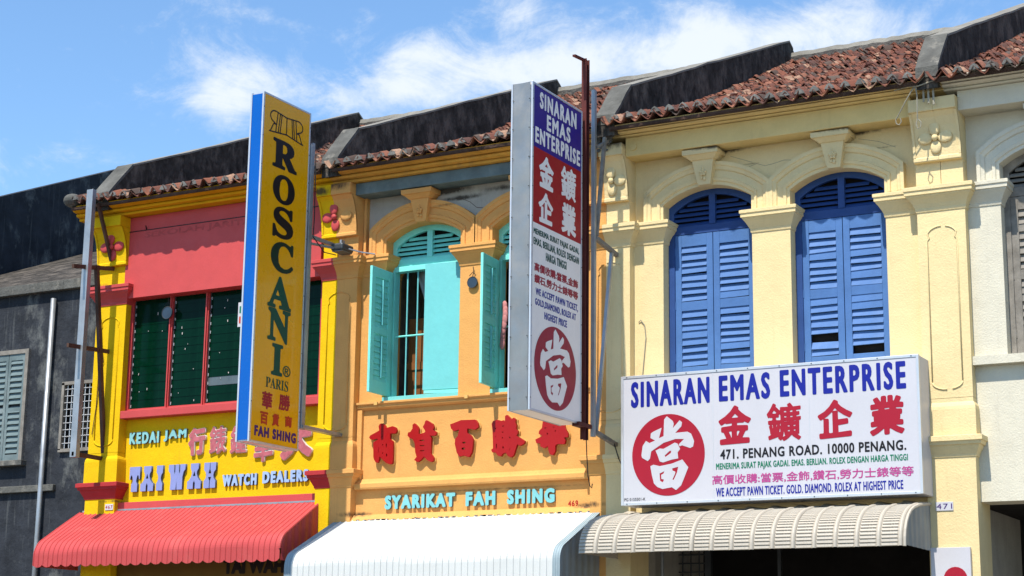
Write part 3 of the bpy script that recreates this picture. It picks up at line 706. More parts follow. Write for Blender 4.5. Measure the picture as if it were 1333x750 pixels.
for i, c0 in enumerate(wins):
    fanlight(cb, c0, HW, bluedk, bluedk)
    for a_, b_ in ((c0-HW, c0-HW+.10), (c0+HW-.05, c0+HW)): MB().box(a_, b_, .2, .34, 6.12, 8.40).build('window_jamb', bluedk, cb, bevel=.004)
    leaf(cb, c0-HW+.10, c0-.005, 6.2, 8.395, .225, bluep, bluep, (3,) if i == 1 else ())
    leaf(cb, c0+.005, c0+HW-.05, 6.2, 8.395, .225, bluep, bluep, (1,) if i == 1 else (), hinge=1)
MB().box(2.60, 7.11, -.10, .5, 6.0, 6.12).box(2.60, 7.11, .03, .5, 4.14, 6.0).build('parapet_wall', cream, cb)
party_wall(cb, 2.26, 2.57); roof(cb, 2.5, 7.30, dz=-.15, sag=.13)
for pl in ([(4.5, 9.30), (4.62, 9.33), (4.75, 9.28), (4.9, 9.30), (5.05, 9.33), (5.2, 9.31), (5.35, 9.35)], [(4.2, 9.50), (4.35, 9.44), (4.55, 9.36)], [(6.2, 9.5), (6.5, 9.42), (6.75, 9.3)]):
    MB().tube([(x, .0695, z) for x, z in pl], .0032, 4).build('crack', coping, cb)
dm = MB()                                                       # damaged, blackened render under the eave
for k in range(26):
    x = random.uniform(2.2, 2.52); z = random.uniform(9.70, 9.93); r = random.uniform(.015, .05)
    dm.ball((x, -.45, z), r, .02, r*random.uniform(.5, 1.1), 6, 4)
dm.build('broken_render', mortar, cb)

# --- orange shophouse
ob_ = thing('shophouse', 'orange shophouse with open turquoise shutters and red Chinese characters, between the yellow and cream ones', 'shophouse', (-.18, 0, .14))
shell(ob_, -2.68, 2.28, greywash)
p = pilaster(ob_, -2.76, -2.36, 0, 1, orange, orange, orange, orange, fulla=(-3.04, -2.36)); flower(p, -2.70, 9.28, (None, orange, None, None, None), 1.0)
p = pilaster(ob_, 1.95, 2.22, 1, 0, orange, orange, orange, orange, fulla=(1.95, 2.62))
BCO = -.18; wo = (BCO-1.01, BCO+1.01)
arch_wall(ob_, -2.38, 1.97, wo, HW, orange, greywash)
cornice(ob_, -2.76, 2.19, ocornice, 9.80)
MB().tube([(x, .068, z) for x, z in ((-.7, 9.42), (-.5, 9.40), (-.35, 9.33), (-.22, 9.22), (-.1, 9.2))], .005, 4).build('crack', mortarr, ob_)
MB().box(-2.36, 1.95, -.28, .07, 9.60, 9.80).build('timber_beam', tealgrey, ob_, bevel=.006)
MB().box(-2.35, -2.30, -.02, .3, 8.6, 9.6).build('worn_render_edge', orange, ob_)
for i, c0 in enumerate(wo):
    fanlight(ob_, c0, HW, tealp, tealp)
    MB().box(c0-HW, c0-HW+.08, .18, .32, 6.20, 8.40).box(c0+HW-.06, c0+HW, .18, .32, 6.20, 8.40).box(c0-HW+.08, c0+HW-.06, .18, .32, 8.32, 8.40).build('window_frame', tealp, ob_, bevel=.004)
    MB().box(c0-HW, c0+HW, .0, .4, 6.12, 6.20).build('window_sill', teall, ob_, bevel=.006)
    for k in range(2): MB().tube([(c0-HW+.28+.2*k, .26, 6.2), (c0-HW+.28+.2*k, .26, 8.32)], .013, 8).build('iron_bar', teall, ob_)
    for k in range(2): MB().tube([(c0+.12+.2*k, .26, 6.2), (c0+.12+.2*k, .26, 8.32)], .013, 8).build('iron_bar', tealp, ob_)
    MB().tube([(c0-HW+.05, .255, 7.24), (c0+HW-.05, .255, 7.24)], .016, 8).build('iron_bar', tealp, ob_)
def open_leaf(bld, hx, hy, ang, width, z0, z1, m, slatm, side):
    """open louvred leaf turned ang degrees out from the wall; the inner face shows slats and tilt rods"""
    th = R_(ang)
    ux, uy = math.cos(math.pi-th) if side < 0 else math.cos(th), -math.sin(th)
    U = Vector((math.cos(th)*(-1 if side < 0 else 1)*-1, -math.sin(th), 0)) if False else Vector((-side*0+(-math.cos(math.pi-th) if side < 0 else math.cos(math.pi-th)), -math.sin(th), 0))
    Nn = Vector((-U.y, U.x, 0)); Nn = Nn if Nn.x > 0 else -Nn                     # towards the camera side
    O = Vector((hx, hy, 0))
    def B(mb, u0, u1, n0, n1, a, b):
        v = [O+U*u+Nn*n+Vector((0, 0, z)) for z in (a, b) for u, n in ((u0, n0), (u1, n0), (u1, n1), (u0, n1))]
        i = len(mb.v); mb.v += [tuple(q) for q in v]
        mb.f += [tuple(i+k for k in q) for q in ((0, 3, 2, 1), (4, 5, 6, 7), (0, 1, 5, 4), (1, 2, 6, 5), (2, 3, 7, 6), (3, 0, 4, 7))]
    a = MB(); sw = .11; mid = (z0+z1)/2
    B(a, 0, sw, 0, .045, z0, z1); B(a, width-sw, width, 0, .045, z0, z1)
    for q0, q1 in ((z0, z0+.22), (mid-.06, mid+.06), (z1-.16, z1)): B(a, sw, width-sw, .002, .043, q0, q1)
    o = a.build('shutter', m, bld, bevel=.004)
    for g0, g1 in ((z0+.22, mid-.06), (mid+.06, z1-.16)):
        for k in range(8):
            z = g0+(k+.5)*(g1-g0)/8; v = MB(); h = .062
            pts = [(.002, -h), (.012, -h-.004), (.045, h-.004), (.035, h)]
            ring = lambda u: [tuple(O+U*u+Nn*(.045-n)+Vector((0, 0, z+dz))) for n, dz in pts]
            v.strip(ring(sw), ring(width-sw), True); v.poly(ring(sw)); v.poly(ring(width-sw)); v.build('louvre_slat', slatm, o)
        r = MB(); B(r, width/2-.012, width/2+.012, .05, .075, g0+.04, g1-.03); r.build('tilt_rod', teall, o)
    return o
o1 = open_leaf(ob_, wo[0]-HW+.03, .12, 90, .62, 6.22, 8.30, tealp, tealp, -1)
o2 = open_leaf(ob_, wo[1]-HW+.03, .12, 85, .62, 6.22, 8.30, tealp, tealp, -1)
# plain boarded leaf, ajar, right half of the first window; ledged back
O = Vector((wo[0]+HW-.02, .10, 0)); U = Vector((-math.cos(R_(8)), -math.sin(R_(8)), 0))
a = MB(); n = Vector((0, .04, 0)); w0 = .66
v = [O+U*u+n*k+Vector((0, 0, z)) for z in (6.27, 8.36) for u, k in ((0, 0), (w0, 0), (w0, 1), (0, 1))]
a.v = [tuple(q) for q in v]; a.f = [(0, 3, 2, 1), (4, 5, 6, 7), (0, 1, 5, 4), (1, 2, 6, 5), (2, 3, 7, 6), (3, 0, 4, 7)]
bl_ = a.build('shutter', teall, ob_, label='plain flat turquoise shutter board covering the right half', bevel=.004)
MB().bar(O+U*.03+Vector((0, 0, 6.235)), O+U*(w0-.03)+Vector((0, 0, 6.235)), .03, .05).build('shutter_rail', tealp, bl_)
# lettering panel, ledges
lp_ = MB().box(-2.38, 1.97, .0, .5, 4.14, 6.04).build('parapet_wall', orange, ob_)
fr = MB()
X0, X1, Z0, Z1 = -2.34, 1.97, 4.70, 6.12
for dd, y0, y1 in ((0, -.10, .0), (.05, -.075, .0),):
    pass
fr.prism([(0, 6.12), (-.10, 6.12), (-.10, 6.085), (-.07, 6.07), (-.07, 6.03), (-.03, 6.0), (0, 6.0)], 'x', X0, X1)
fr.prism([(0, 4.70), (-.085, 4.70), (-.095, 4.73), (-.095, 4.79), (-.06, 4.82), (-.03, 4.87), (0, 4.87)], 'x', X0, X1)
fr.box(X0, X0+.09, -.055, 0, 4.87, 6.0)
fr.box(X1-.09, X1-.0, -.055, 0, 4.87, 6.0)
fr.build('panel_moulding', orange, ob_, bevel=.004)
for x in (-1.95, -.25): MB().box(x-.03, x+.03, -.125, -.10, 6.06, 6.115).build('sill_bracket', goldedge, ob_)
MB().prism([(0, 4.30), (-.05, 4.29), (-.13, 4.19), (0, 4.19)], 'x', -2.36, 1.95).build('plaster_ledge', orange, ob_)
party_wall(ob_, -2.84, -2.54); roof(ob_, -2.60, 2.25, dz=-.08, sag=.40)
# dark room behind the open windows
tag(MB().box(-1.86, -1.35, .70, 1.2, 4.3, 7.62).box(-1.88, -1.33, .68, .72, 6.75, 6.88).build('wardrobe', brownwood), 'brown wooden wardrobe standing inside the left turquoise window', 'wardrobe')
cu_ = MB(); T = []; Bm = []
for k in range(25):
    t = k/24; T.append((-1.58+.85*t, .42+.03*math.sin(t*28), 8.38)); Bm.append((-1.02+.32*t, .42+.03*math.sin(t*28), 7.0-.9*min(1, t*1.2)))
cu_.strip(T, [(a[0]*.55+b[0]*.45, a[1], a[2]*.5+b[2]*.5) for a, b in zip(T, Bm)]); cu_.strip([(a[0]*.55+b[0]*.45, a[1], a[2]*.5+b[2]*.5) for a, b in zip(T, Bm)], Bm)
o = cu_.build('curtain', curtainm, smooth=True); tag(o, 'greyish white curtain drawn aside inside the left turquoise window', 'curtain')
sm = o.modifiers.new('thick', 'SOLIDIFY'); sm.thickness = .006
cl = MB(); cp_ = MB()
for k in range(9):
    t = k/8; cp_.ball((.28+.03*math.sin(5*t), .12+.02*math.cos(7*t), 7.55-.62*t), .05, .03, .09, 8, 6)
tag(cp_.build('hanging_cloth', clothm, smooth=True), 'pink cloth hanging at the second turquoise window beside the tall sign', 'cloth')

# --- yellow and red shophouse
yb_ = thing('shophouse', 'bright yellow shophouse with coral red trim and dark green louvre glass windows', 'shophouse', (-5.15, 0, .14))
shell(yb_, -7.66, -2.70, greywash)
p = pilaster(yb_, -7.98, -7.30, 1, 1, yellow, redp, redbase, yellow, fulla=(-7.98, -7.30)); flower(p, -7.62, 9.28, (redp,)*5, 1.05)
p = pilaster(yb_, -3.06, -2.76, 1, 0, yellow, redp, redbase, yellow, fulla=(-3.06, -2.36)); flower(p, -2.78, 9.28, (redp, None, redp, redp, redp), 1.0)
cornice(yb_, -8.33, -2.76, ochre, 9.80)
yw = MB(); yw.box(-7.32, -3.04, .05, .5, 4.14, 6.20); yw.box(-7.32, -3.04, .15, .5, 8.30, 9.95)
yw.box(-7.32, -7.30, -.02, .5, 6.2, 9.8); yw.build('front_wall', yellow, yb_)
MB().box(-7.32, -3.04, -.06, .1, 4.55, 4.68).build('red_ledge', redp, yb_, bevel=.006)
sl = MB().box(-7.32, -3.04, -.14, .3, 6.15, 6.285).build('window_sill', redp, yb_, bevel=.008)
pb = MB().box(-7.36, -3.10, -.17, .15, 8.31, 9.53).build('sunshade_panel', redp, yb_, bevel=.004)
MB().box(-7.36, -3.10, -.165, .15, 9.54, 9.80).build('sunshade_panel', redp, yb_, bevel=.004)
MB().bar((-7.36, -.175, 9.535), (-3.10, -.175, 9.535), .012, .012).build('dark_joint', inkblack, pb)
MB().tube([(-6.92, -.17, 9.54), (-6.89, -.23, 9.60)], .01, 6).build('nail', inkblack, pb)
print_text('faded_writing', 'SEKOLAH JARITAGAM', (-6.95, -3.9, 9.36, 9.50), FACADE(-.1705), fadedred, pb, bold=.006)
# window: five lights of louvre glass
wf = MB(); wx = [-7.30+k*.8+(0 if k else 0) for k in range(6)]
mull = [-7.33, -6.43, -5.63, -4.83, -4.03, -3.19]
for i, x in enumerate(mull):
    o = MB().box(x-.01, x+.055, .02, .20, 6.285, 8.31).box(x+.010, x+.035, -.012, .02, 6.285, 8.31).build('window_mullion', redp, yb_, bevel=.003)
MB().box(-7.33, -3.10, .03, .19, 6.285, 6.34).build('window_bottom_rail', redp, yb_)
blade = MB().prism([(.0, 0), (.006, -.001), (.012, .160), (.006, .161)], 'x', 0, 1).mesh('glass_blade', glassgreen)
blade2 = MB().prism([(.0, 0), (.006, -.001), (.012, .160), (.006, .161)], 'x', 0, 1).mesh('glass_blade', glassgrey)
clip = MB().box(0, .02, -.006, .03, 0, .05).mesh('blade_clip', aluf)
for i in range(5):
    x0 = mull[i]+.055; x1 = mull[i+1]-.01
    ch = MB().box(x0, x0+.018, .06, .12, 6.34, 8.31).box(x1-.018, x1, .06, .12, 6.34, 8.31).build('louvre_channel', lampm, yb_)
    for k in range(13):
        bd = link('glass_blade', blade2 if (i == 2 and k == 2) else blade, yb_)
        bd.scale = (x1-x0-.04, 1, 1); bd.location = Vector(bd.location)+Vector((x0+.02, .075, 6.35+k*.1505))
        bd.rotation_euler = (random.uniform(-.006, .008), 0, 0)
        link('blade_clip', clip, ch, loc=(x0+.012, .07, 6.37+k*.1505)).location = (x0+.012, .07, 6.37+k*.1505)
sp = MB()
for k in range(34):
    x = random.uniform(-7.2, -3.4); z = random.uniform(6.4, 8.2); sp.box(x, x+random.uniform(.008, .016), .064, .068, z, z+random.uniform(.01, .05))
sp.build('paint_speck', whiteedge, yb_, kind='stuff')
MB().box(-7.30, -3.1, .45, .47, 6.2, 8.4).build('window_back', blackin, yb_)
party_wall(yb_, -7.83, -7.48); roof(yb_, -8.30, -2.86, dz=-.08, sag=.40)
lm = MB(); lm.ball((-8.32, -.58, 10.14), .17, .2, .13, 10, 8); lm.build('mortar_lump', mildew2, yb_, smooth=True)

# --- left neighbour (recessed, blackened) and its far gable
lb = thing('shophouse', 'blackened recessed shophouse with a barred window left of the yellow one', 'shophouse', (-10.4, .3, .14))
MB().box(-14.0, -7.98, .36, .6, .14, 5.74).box(-14.0, -9.1, .36, .6, 5.74, 6.95).box(-8.30, -7.98, .36, .6, 5.74, 6.95).box(-14.0, -7.98, .36, .6, 6.95, 8.9).build('front_wall', darkwall, lb)
g = MB().box(-9.12, -9.06, .30, .40, 5.74, 6.98).box(-8.34, -8.28, .30, .40, 5.74, 6.98).box(-9.12, -8.28, .30, .40, 6.94, 7.0).box(-9.12, -8.28, .30, .40, 5.70, 5.76).build('window_frame', woodg, lb)
for k in range(7): MB().tube([(-9.0+.105*k, .34, 5.76), (-9.0+.105*k, .34, 6.94)], .009, 6).build('grille_bar', aluf, g)
for k in range(9): MB().tube([(-9.06, .33, 5.86+.125*k), (-8.34, .33, 5.86+.125*k)], .008, 6).build('grille_bar', aluf, g)
MB().box(-9.1, -8.3, .55, .58, 5.7, 7).build('window_back', blackin, lb)
MB().prism([(.3, 8.9), (6, 11.2), (6, 11.1), (.3, 8.8)], 'x', -14.0, -7.9).build('roof', mildew, lb)
sd = MB(); sd.prism([(-.15, .14), (-.15, 10.3), (.1, 10.5), (7.2, 13.56), (7.6, 13.45), (14, 10.6), (14, .14)], 'x', -14.4, -14.0); sd.build('gable_wall', darkwall, lb)
MB().box(-18, -14.4, -.1, 13, .14, 10).build('far_front', darkwall, lb)

for cx in (-10.5, -12.3):
    wf_ = MB().box(cx-.5, cx-.42, .30, .40, 5.6, 7.7).box(cx+.42, cx+.5, .30, .40, 5.6, 7.7).box(cx-.42, cx+.42, .30, .40, 7.62, 7.7).build('window_frame', woodg, lb)
    MB().box(cx-.58, cx+.58, .22, .42, 5.5, 5.6).build('window_sill', mildew2, lb, bevel=.01)
    for sx in (-1, 1):
        x0 = cx-.42 if sx < 0 else cx+.005
        lf = MB().box(x0, x0+.06, .32, .35, 5.6, 7.62).box(x0+.355, x0+.415, .32, .35, 5.6, 7.62).box(x0+.06, x0+.355, .32, .35, 5.6, 5.72).box(x0+.06, x0+.355, .32, .35, 7.5, 7.62).box(x0+.06, x0+.355, .32, .35, 6.5, 6.6).build('shutter', tealgrey, lb)
        sm_ = slat_mesh(.295, tealgrey, .12)
        for k in range(16):
            q = link('louvre_slat', sm_, lf); q.location = (x0+.06, .325, 5.74+k*.109+(.05 if k > 7 else 0))
for x0, x1 in ((-14.0, -9.2), (-9.2, -7.98)): MB().box(x0, x1, .24, .36, 8.75, 8.93).build('string_course', mildew2, lb, bevel=.01)
MB().box(-14.0, -9.16, .28, .36, 5.0, 5.12).build('ledge', mildew2, lb, bevel=.01)
MB().tube([(-9.45, .28, .2), (-9.45, .28, 8.6)], .05, 10).build('downpipe', galv, lb, smooth=True)

# --- right neighbour, only its edge comes into view
rb = thing('shophouse', 'pale shophouse continuing the row beyond the cream one at the right edge', 'shophouse', (9.9, 0, .14))
shell(rb, 7.41, 12.4, greywash)
p = pilaster(rb, 7.45, 7.77, 0, 1, cream, cream, cream, cream, fulla=(7.09, 7.77)); flower(p, 7.42, 9.26, (None, cream, None, None, None), .95)
pilaster(rb, 12.1, 12.8, 1, 1, pale, pale, pale, pale)
wr = (8.95, 10.99)
arch_wall(rb, 7.76, 12.12, wr, HW, pale, pale)
cornice(rb, 7.60, 12.8, pale, 9.88); MB().box(7.77, 12.1, -.30, .07, 9.60, 9.88).build('beam', pale, rb)
for c0 in wr:
    fanlight(rb, c0, HW, woodg, woodg)
    for a_, b_ in ((c0-HW, c0-HW+.08), (c0+HW-.05, c0+HW)): MB().box(a_, b_, .2, .34, 6.12, 8.40).build('window_jamb', woodg, rb)
    leaf(rb, c0-HW+.08, c0-.005, 6.15, 8.395, .225, woodg, woodg); leaf(rb, c0+.005, c0+HW-.05, 6.15, 8.395, .225, woodg, woodg, hinge=1)
MB().box(7.76, 12.12, -.10, .5, 6.0, 6.12).box(7.76, 12.12, .03, .5, 4.14, 6.0).build('parapet_wall', pale, rb)
party_wall(rb, 7.28, 7.58); roof(rb, 7.55, 12.8)

# ------------------------------------------------------------------ ground-floor bits under the awnings
MB_ = MB().box(-7.28, -3.08, .0, .06, 3.0, 4.0).build('fascia_board', panelbrown, yb_)
print_text('fascia_lettering', 'TAI WAH', (-4.98, -3.72, 3.40, 3.66), FACADE(-.003), darkprint, MB_, bold=.02)
gt = thing('security_grille', 'dark steel mesh gate inside the shopfront below the ivory awning', 'grille', (2.4, 1.9, .14))
MB().box(1.95, 2.0, 1.9, 1.94, .14, 4.1).box(2.30, 2.36, 1.9, 1.94, .14, 4.1).build('gate_frame', lampm, gt)
for k in range(4): MB().tube([(2.42+.14*k, 1.92, .14), (2.42+.14*k, 1.92, 4.1)], .012, 6).build('grille_bar', lampm, gt)
for k in range(28): MB().tube([(2.36, 1.9, .3+.135*k), (2.95, 1.9, .3+.135*k)], .011, 6).build('grille_bar', lampm, gt)
MB().box(2.95, 3.05, 1.88, 1.95, .14, 4.1).box(4.15, 4.2, 1.88, 1.95, .14, 4.1).build('gate_post', lampm, gt)
tag(MB().tube([(2.62, 1.0, .14), (2.62, 1.0, 3.9)], .03, 8).build('downpipe', galv), 'bluish grey pipe in the dark beside the cream pillar under the ivory awning', 'pipe')
o = thing('poster_panel', 'small white board with a red mark fixed on the right pillar below the awning', 'board', (7.3, -.2, 2.4))
MB().box(7.12, 7.66, -.22, -.16, 2.2, 3.52).build('board', signwhite, o, bevel=.004); MB().prism([(7.45+.16*math.cos(t), 3.1+.16*math.sin(t)) for t in [k*math.pi/10 for k in range(20)]], 'y', -.226, -.221).build('red_disc', signred2, o)

# ------------------------------------------------------------------ raised lettering on the walls
def letters(label, loc, cat='lettering', name='wall_lettering'): return thing(name, label, cat, loc)
t = letters('pale aqua raised capitals KEDAI JAM on the yellow wall', (-6.6, 0, 5.7))
raised('letter', 'KEDAI', (-7.211+.03, -6.55+.03, 5.705, 5.915), .05, .045, skyl, aquadk, t, .012)
raised('letter', 'JAM', (-6.443+.03, -5.944+.03, 5.715, 5.92), .05, .045, skyl, aquadk, t, .012)
t = letters('faded pink Chinese characters with white edges on the yellow wall', (-4.7, 0, 5.5))
for ch, x0, x1, z0, z1, b in (('行', -5.89, -5.53, 5.45, 5.92, .022), ('錶', -5.44, -5.09, 5.45, 5.92, .010), ('鐘', -4.99, -4.65, 5.44, 5.90, .009), ('華', -4.49, -4.09, 5.27, 5.90, .014), ('大', -3.93, -3.30, 5.29, 5.93, .045)):
    raised('character', ch, (x0+.03, x1+.03, z0, z1), .05, .045, pinklet, whiteedge, t, b, back=.008, backm=whiteedge, warp=.012, shear=.06, split=False)
tus = dict(
 T=[[(0, 1), (1, 1), (1, .5), (.93, .5), (.88, .62), (.8, .68), (.72, .6), (.66, .45), (.68, .38), (.78, .3), (.78, 0), (.2, 0), (.2, .3), (.32, .38), (.34, .45), (.28, .6), (.2, .68), (.12, .62), (.07, .5), (0, .5)]],
 A=[[(.22, 1), (.8, 1), (.8, .8), (.7, .7), (.68, .6), (.75, .45), (.9, .32), (1, .3), (1, 0), (.57, 0), (.57, .22), (.5, .32), (.43, .22), (.43, 0), (0, 0), (0, .3), (.1, .32), (.25, .45), (.32, .6), (.3, .7), (.22, .8)], [(.5, .70), (.40, .5), (.60, .5)]],
 I=[[(0, 1), (1, 1), (1, .72), (.78, .62), (.70, .5), (.78, .38), (1, .28), (1, 0), (0, 0), (0, .28), (.22, .38), (.3, .5), (.22, .62), (0, .72)]],
 W=[[(0, 1), (.31, 1), (.33, .72), (.36, .6), (.40, .72), (.40, 1), (.60, 1), (.62, .72), (.66, .6), (.69, .72), (.69, 1), (1, 1), (1, .8), (.9, .7), (.84, .5), (.84, 0), (.52, 0), (.49, .35), (.46, 0), (.12, 0), (.14, .45), (.10, .65), (0, .75)]],
 H=[[(0, 1), (.47, 1), (.47, .74), (.37, .57), (.63, .57), (.53, .74), (.53, 1), (1, 1), (1, .72), (.85, .62), (.80, .5), (.85, .38), (1, .28), (1, 0), (.53, 0), (.53, .28), (.63, .43), (.37, .43), (.47, .28), (.47, 0), (0, 0), (0, .28), (.15, .38), (.20, .5), (.15, .62), (0, .72)]])
t = letters('lilac blue western slab capitals TAI WAH on the yellow wall', (-6.2, 0, 4.86))
for ch, x0, x1 in (('T', -7.16, -6.91), ('A', -6.905, -6.60), ('I', -6.555, -6.41), ('W', -6.29, -5.90), ('A', -5.875, -5.56), ('H', -5.52, -5.25)):
    S = [[(x0+.035+p_[0]*(x1-x0)*.93, 4.865+p_[1]*.435) for p_ in lp] for lp in tus[ch]]
    link('letter', loops_mesh('letter', S, .05, FACADE(.025), lilac, lilacdk), t)
t = letters('light blue raised capitals WATCH DEALERS at the right of the yellow wall', (-4.2, 0, 4.87))
raised('letter', 'WATCH', (-5.09, -4.37, 4.877, 5.077), .05, .045, skyl2, lilacdk, t, .013)
raised('letter', 'DEALERS', (-4.25, -3.32, 4.893, 5.095), .05, .045, skyl2, lilacdk, t, .013)
t = letters('aqua blue raised capitals SYARIKAT FAH SHING just above the white awning', (-.2, 0, 4.35))
for q, a, b in (('SYARIKAT', -1.77, -.46), ('FAH', -.27, .265), ('SHING', .47, 1.30)):
    raised('letter', q, (a, b, 4.365, 4.59), .0, .045, aqua, aquadk, t, .017)
# big red characters, outlines drawn by hand
def big(name, outer, holes, parent):
    lp = [outer]+holes
    g = sdf_loops(poly_segs([[(x, z) for x, z in q] for q in lp]), .004, .0085)
    o = link('character', loops_mesh('character', g, .05, FACADE(-.055), redlet, redlet), parent, name)
    bl2 = sdf_loops(poly_segs(g[:1] if False else g), .012, .011)
    link('character_back', loops_mesh('character_back', bl2, .03, FACADE(-.015), goldedge), o)
BIG = [('character shaped like a roof over a box', [(-1.903, 5.711), (-1.878, 5.752), (-1.83, 5.753), (-1.785, 5.717), (-1.773, 5.674), (-1.636, 5.698), (-1.58, 5.672), (-1.56, 5.624), (-1.585, 5.583), (-1.687, 5.589), (-1.682, 5.551), (-1.684, 5.492), (-1.628, 5.449), (-1.621, 5.389), (-1.619, 5.164), (-1.632, 5.098), (-1.671, 5.089), (-1.734, 5.11), (-1.814, 5.173), (-1.876, 5.236), (-1.885, 5.163), (-1.907, 5.124), (-1.939, 5.133), (-1.971, 5.174), (-1.986, 5.221), (-1.997, 5.455), (-1.904, 5.497), (-1.92, 5.518), (-1.999, 5.505), (-2.054, 5.512), (-2.079, 5.546), (-2.056, 5.572), (-1.885, 5.643)], [[(-1.858, 5.541), (-1.804, 5.574), (-1.811, 5.559), (-1.845, 5.527)], [(-1.76, 5.423), (-1.732, 5.437), (-1.738, 5.342), (-1.758, 5.356)], [(-1.755, 5.263), (-1.727, 5.268), (-1.718, 5.208), (-1.745, 5.203)], [(-1.903, 5.39), (-1.887, 5.389), (-1.882, 5.269), (-1.899, 5.277)], [(-1.83, 5.42), (-1.799, 5.425), (-1.806, 5.392), (-1.829, 5.393)], [(-1.826, 5.286), (-1.795, 5.291), (-1.801, 5.259), (-1.833, 5.264)]]), ('character on two splayed feet', [(-1.346, 5.533), (-1.336, 5.579), (-1.298, 5.583), (-1.253, 5.64), (-1.255, 5.7), (-1.224, 5.722), (-1.161, 5.661), (-1.141, 5.621), (-1.15, 5.549), (-1.109, 5.544), (-1.035, 5.558), (-1.005, 5.58), (-1.061, 5.656), (-1.031, 5.7), (-1.017, 5.746), (-0.995, 5.757), (-0.886, 5.692), (-0.862, 5.638), (-0.883, 5.599), (-0.814, 5.556), (-0.813, 5.523), (-0.851, 5.506), (-0.912, 5.509), (-0.958, 5.544), (-0.903, 5.469), (-0.912, 5.221), (-0.857, 5.153), (-0.853, 5.113), (-0.893, 5.089), (-0.962, 5.119), (-1.033, 5.187), (-1.1, 5.125), (-1.145, 5.099), (-1.208, 5.133), (-1.163, 5.181), (-1.193, 5.261), (-1.208, 5.407), (-1.24, 5.468), (-1.311, 5.498)], [[(-1.128, 5.455), (-1.029, 5.45), (-1.029, 5.426), (-1.127, 5.431)], [(-1.119, 5.369), (-1.022, 5.364), (-1.022, 5.342), (-1.118, 5.347)], [(-1.117, 5.286), (-1.02, 5.281), (-1.02, 5.26), (-1.116, 5.265)]]), ('short wide-topped character', [(-0.554, 5.666), (-0.534, 5.6), (-0.488, 5.558), (-0.385, 5.584), (-0.41, 5.469), (-0.456, 5.432), (-0.461, 5.354), (-0.42, 5.209), (-0.375, 5.149), (-0.307, 5.165), (-0.28, 5.154), (-0.204, 5.132), (-0.156, 5.206), (-0.132, 5.393), (-0.178, 5.469), (-0.246, 5.509), (-0.247, 5.59), (-0.104, 5.56), (-0.041, 5.6), (-0.056, 5.659), (-0.099, 5.713), (-0.359, 5.721), (-0.506, 5.677)], [[(-0.338, 5.38), (-0.261, 5.381), (-0.27, 5.345), (-0.323, 5.345)], [(-0.345, 5.288), (-0.273, 5.289), (-0.279, 5.248), (-0.338, 5.248)]]), ('dense many-stroked character', [(0.202, 5.629), (0.226, 5.671), (0.292, 5.689), (0.359, 5.671), (0.375, 5.663), (0.408, 5.675), (0.441, 5.644), (0.44, 5.739), (0.472, 5.754), (0.531, 5.697), (0.547, 5.674), (0.588, 5.704), (0.621, 5.677), (0.613, 5.634), (0.639, 5.582), (0.623, 5.533), (0.664, 5.494), (0.657, 5.451), (0.633, 5.424), (0.788, 5.329), (0.772, 5.294), (0.708, 5.262), (0.659, 5.293), (0.643, 5.265), (0.596, 5.124), (0.548, 5.091), (0.498, 5.115), (0.457, 5.174), (0.4, 5.156), (0.367, 5.114), (0.318, 5.131), (0.276, 5.184), (0.218, 5.186), (0.201, 5.223), (0.234, 5.243), (0.221, 5.519)], [[(0.261, 5.575), (0.281, 5.574), (0.282, 5.53), (0.262, 5.531)], [(0.267, 5.444), (0.285, 5.443), (0.285, 5.407), (0.267, 5.408)], [(0.277, 5.321), (0.3, 5.319), (0.301, 5.233), (0.278, 5.234)], [(0.376, 5.597), (0.431, 5.594), (0.431, 5.574), (0.377, 5.577)], [(0.378, 5.503), (0.417, 5.501), (0.418, 5.478), (0.378, 5.48)], [(0.379, 5.416), (0.409, 5.415), (0.409, 5.386), (0.38, 5.387)], [(0.393, 5.271), (0.424, 5.27), (0.425, 5.226), (0.394, 5.228)], [(0.502, 5.41), (0.523, 5.42), (0.56, 5.378), (0.527, 5.382)], [(0.51, 5.193), (0.537, 5.268), (0.545, 5.256), (0.527, 5.185)]]), ('character with crossing horizontal strokes', [(1.108, 5.612), (1.131, 5.675), (1.195, 5.679), (1.22, 5.634), (1.259, 5.639), (1.291, 5.702), (1.347, 5.67), (1.355, 5.619), (1.419, 5.637), (1.459, 5.599), (1.475, 5.534), (1.491, 5.476), (1.539, 5.402), (1.532, 5.353), (1.461, 5.353), (1.493, 5.306), (1.477, 5.25), (1.35, 5.257), (1.319, 5.23), (1.319, 5.145), (1.28, 5.087), (1.232, 5.107), (1.208, 5.165), (1.199, 5.236), (1.128, 5.204), (1.063, 5.236), (1.071, 5.286), (0.998, 5.287), (0.979, 5.341), (1.046, 5.366), (1.11, 5.391), (1.037, 5.43), (1.045, 5.473), (1.093, 5.513), (1.1, 5.57)], [[(1.124, 5.523), (1.173, 5.52), (1.173, 5.5), (1.125, 5.503)], [(1.17, 5.44), (1.196, 5.439), (1.196, 5.4), (1.171, 5.402)], [(1.304, 5.458), (1.333, 5.478), (1.339, 5.456), (1.314, 5.432)], [(1.284, 5.531), (1.308, 5.529), (1.309, 5.504), (1.285, 5.505)]])]
t = letters('five big red Chinese characters on the orange panel above the white awning', (-.2, 0, 5.0))
for nm, outer, holes in BIG: big(nm, outer, holes, t)
t = letters('small red number 469 painted by the right pillar above the white awning', (1.6, 0, 4.3), 'number', 'house_number')
print_text('digits', '469', (1.51, 1.68, 4.30, 4.39), FACADE(-.002), redlet, t, bold=.002, cell=.003, track=1.2)

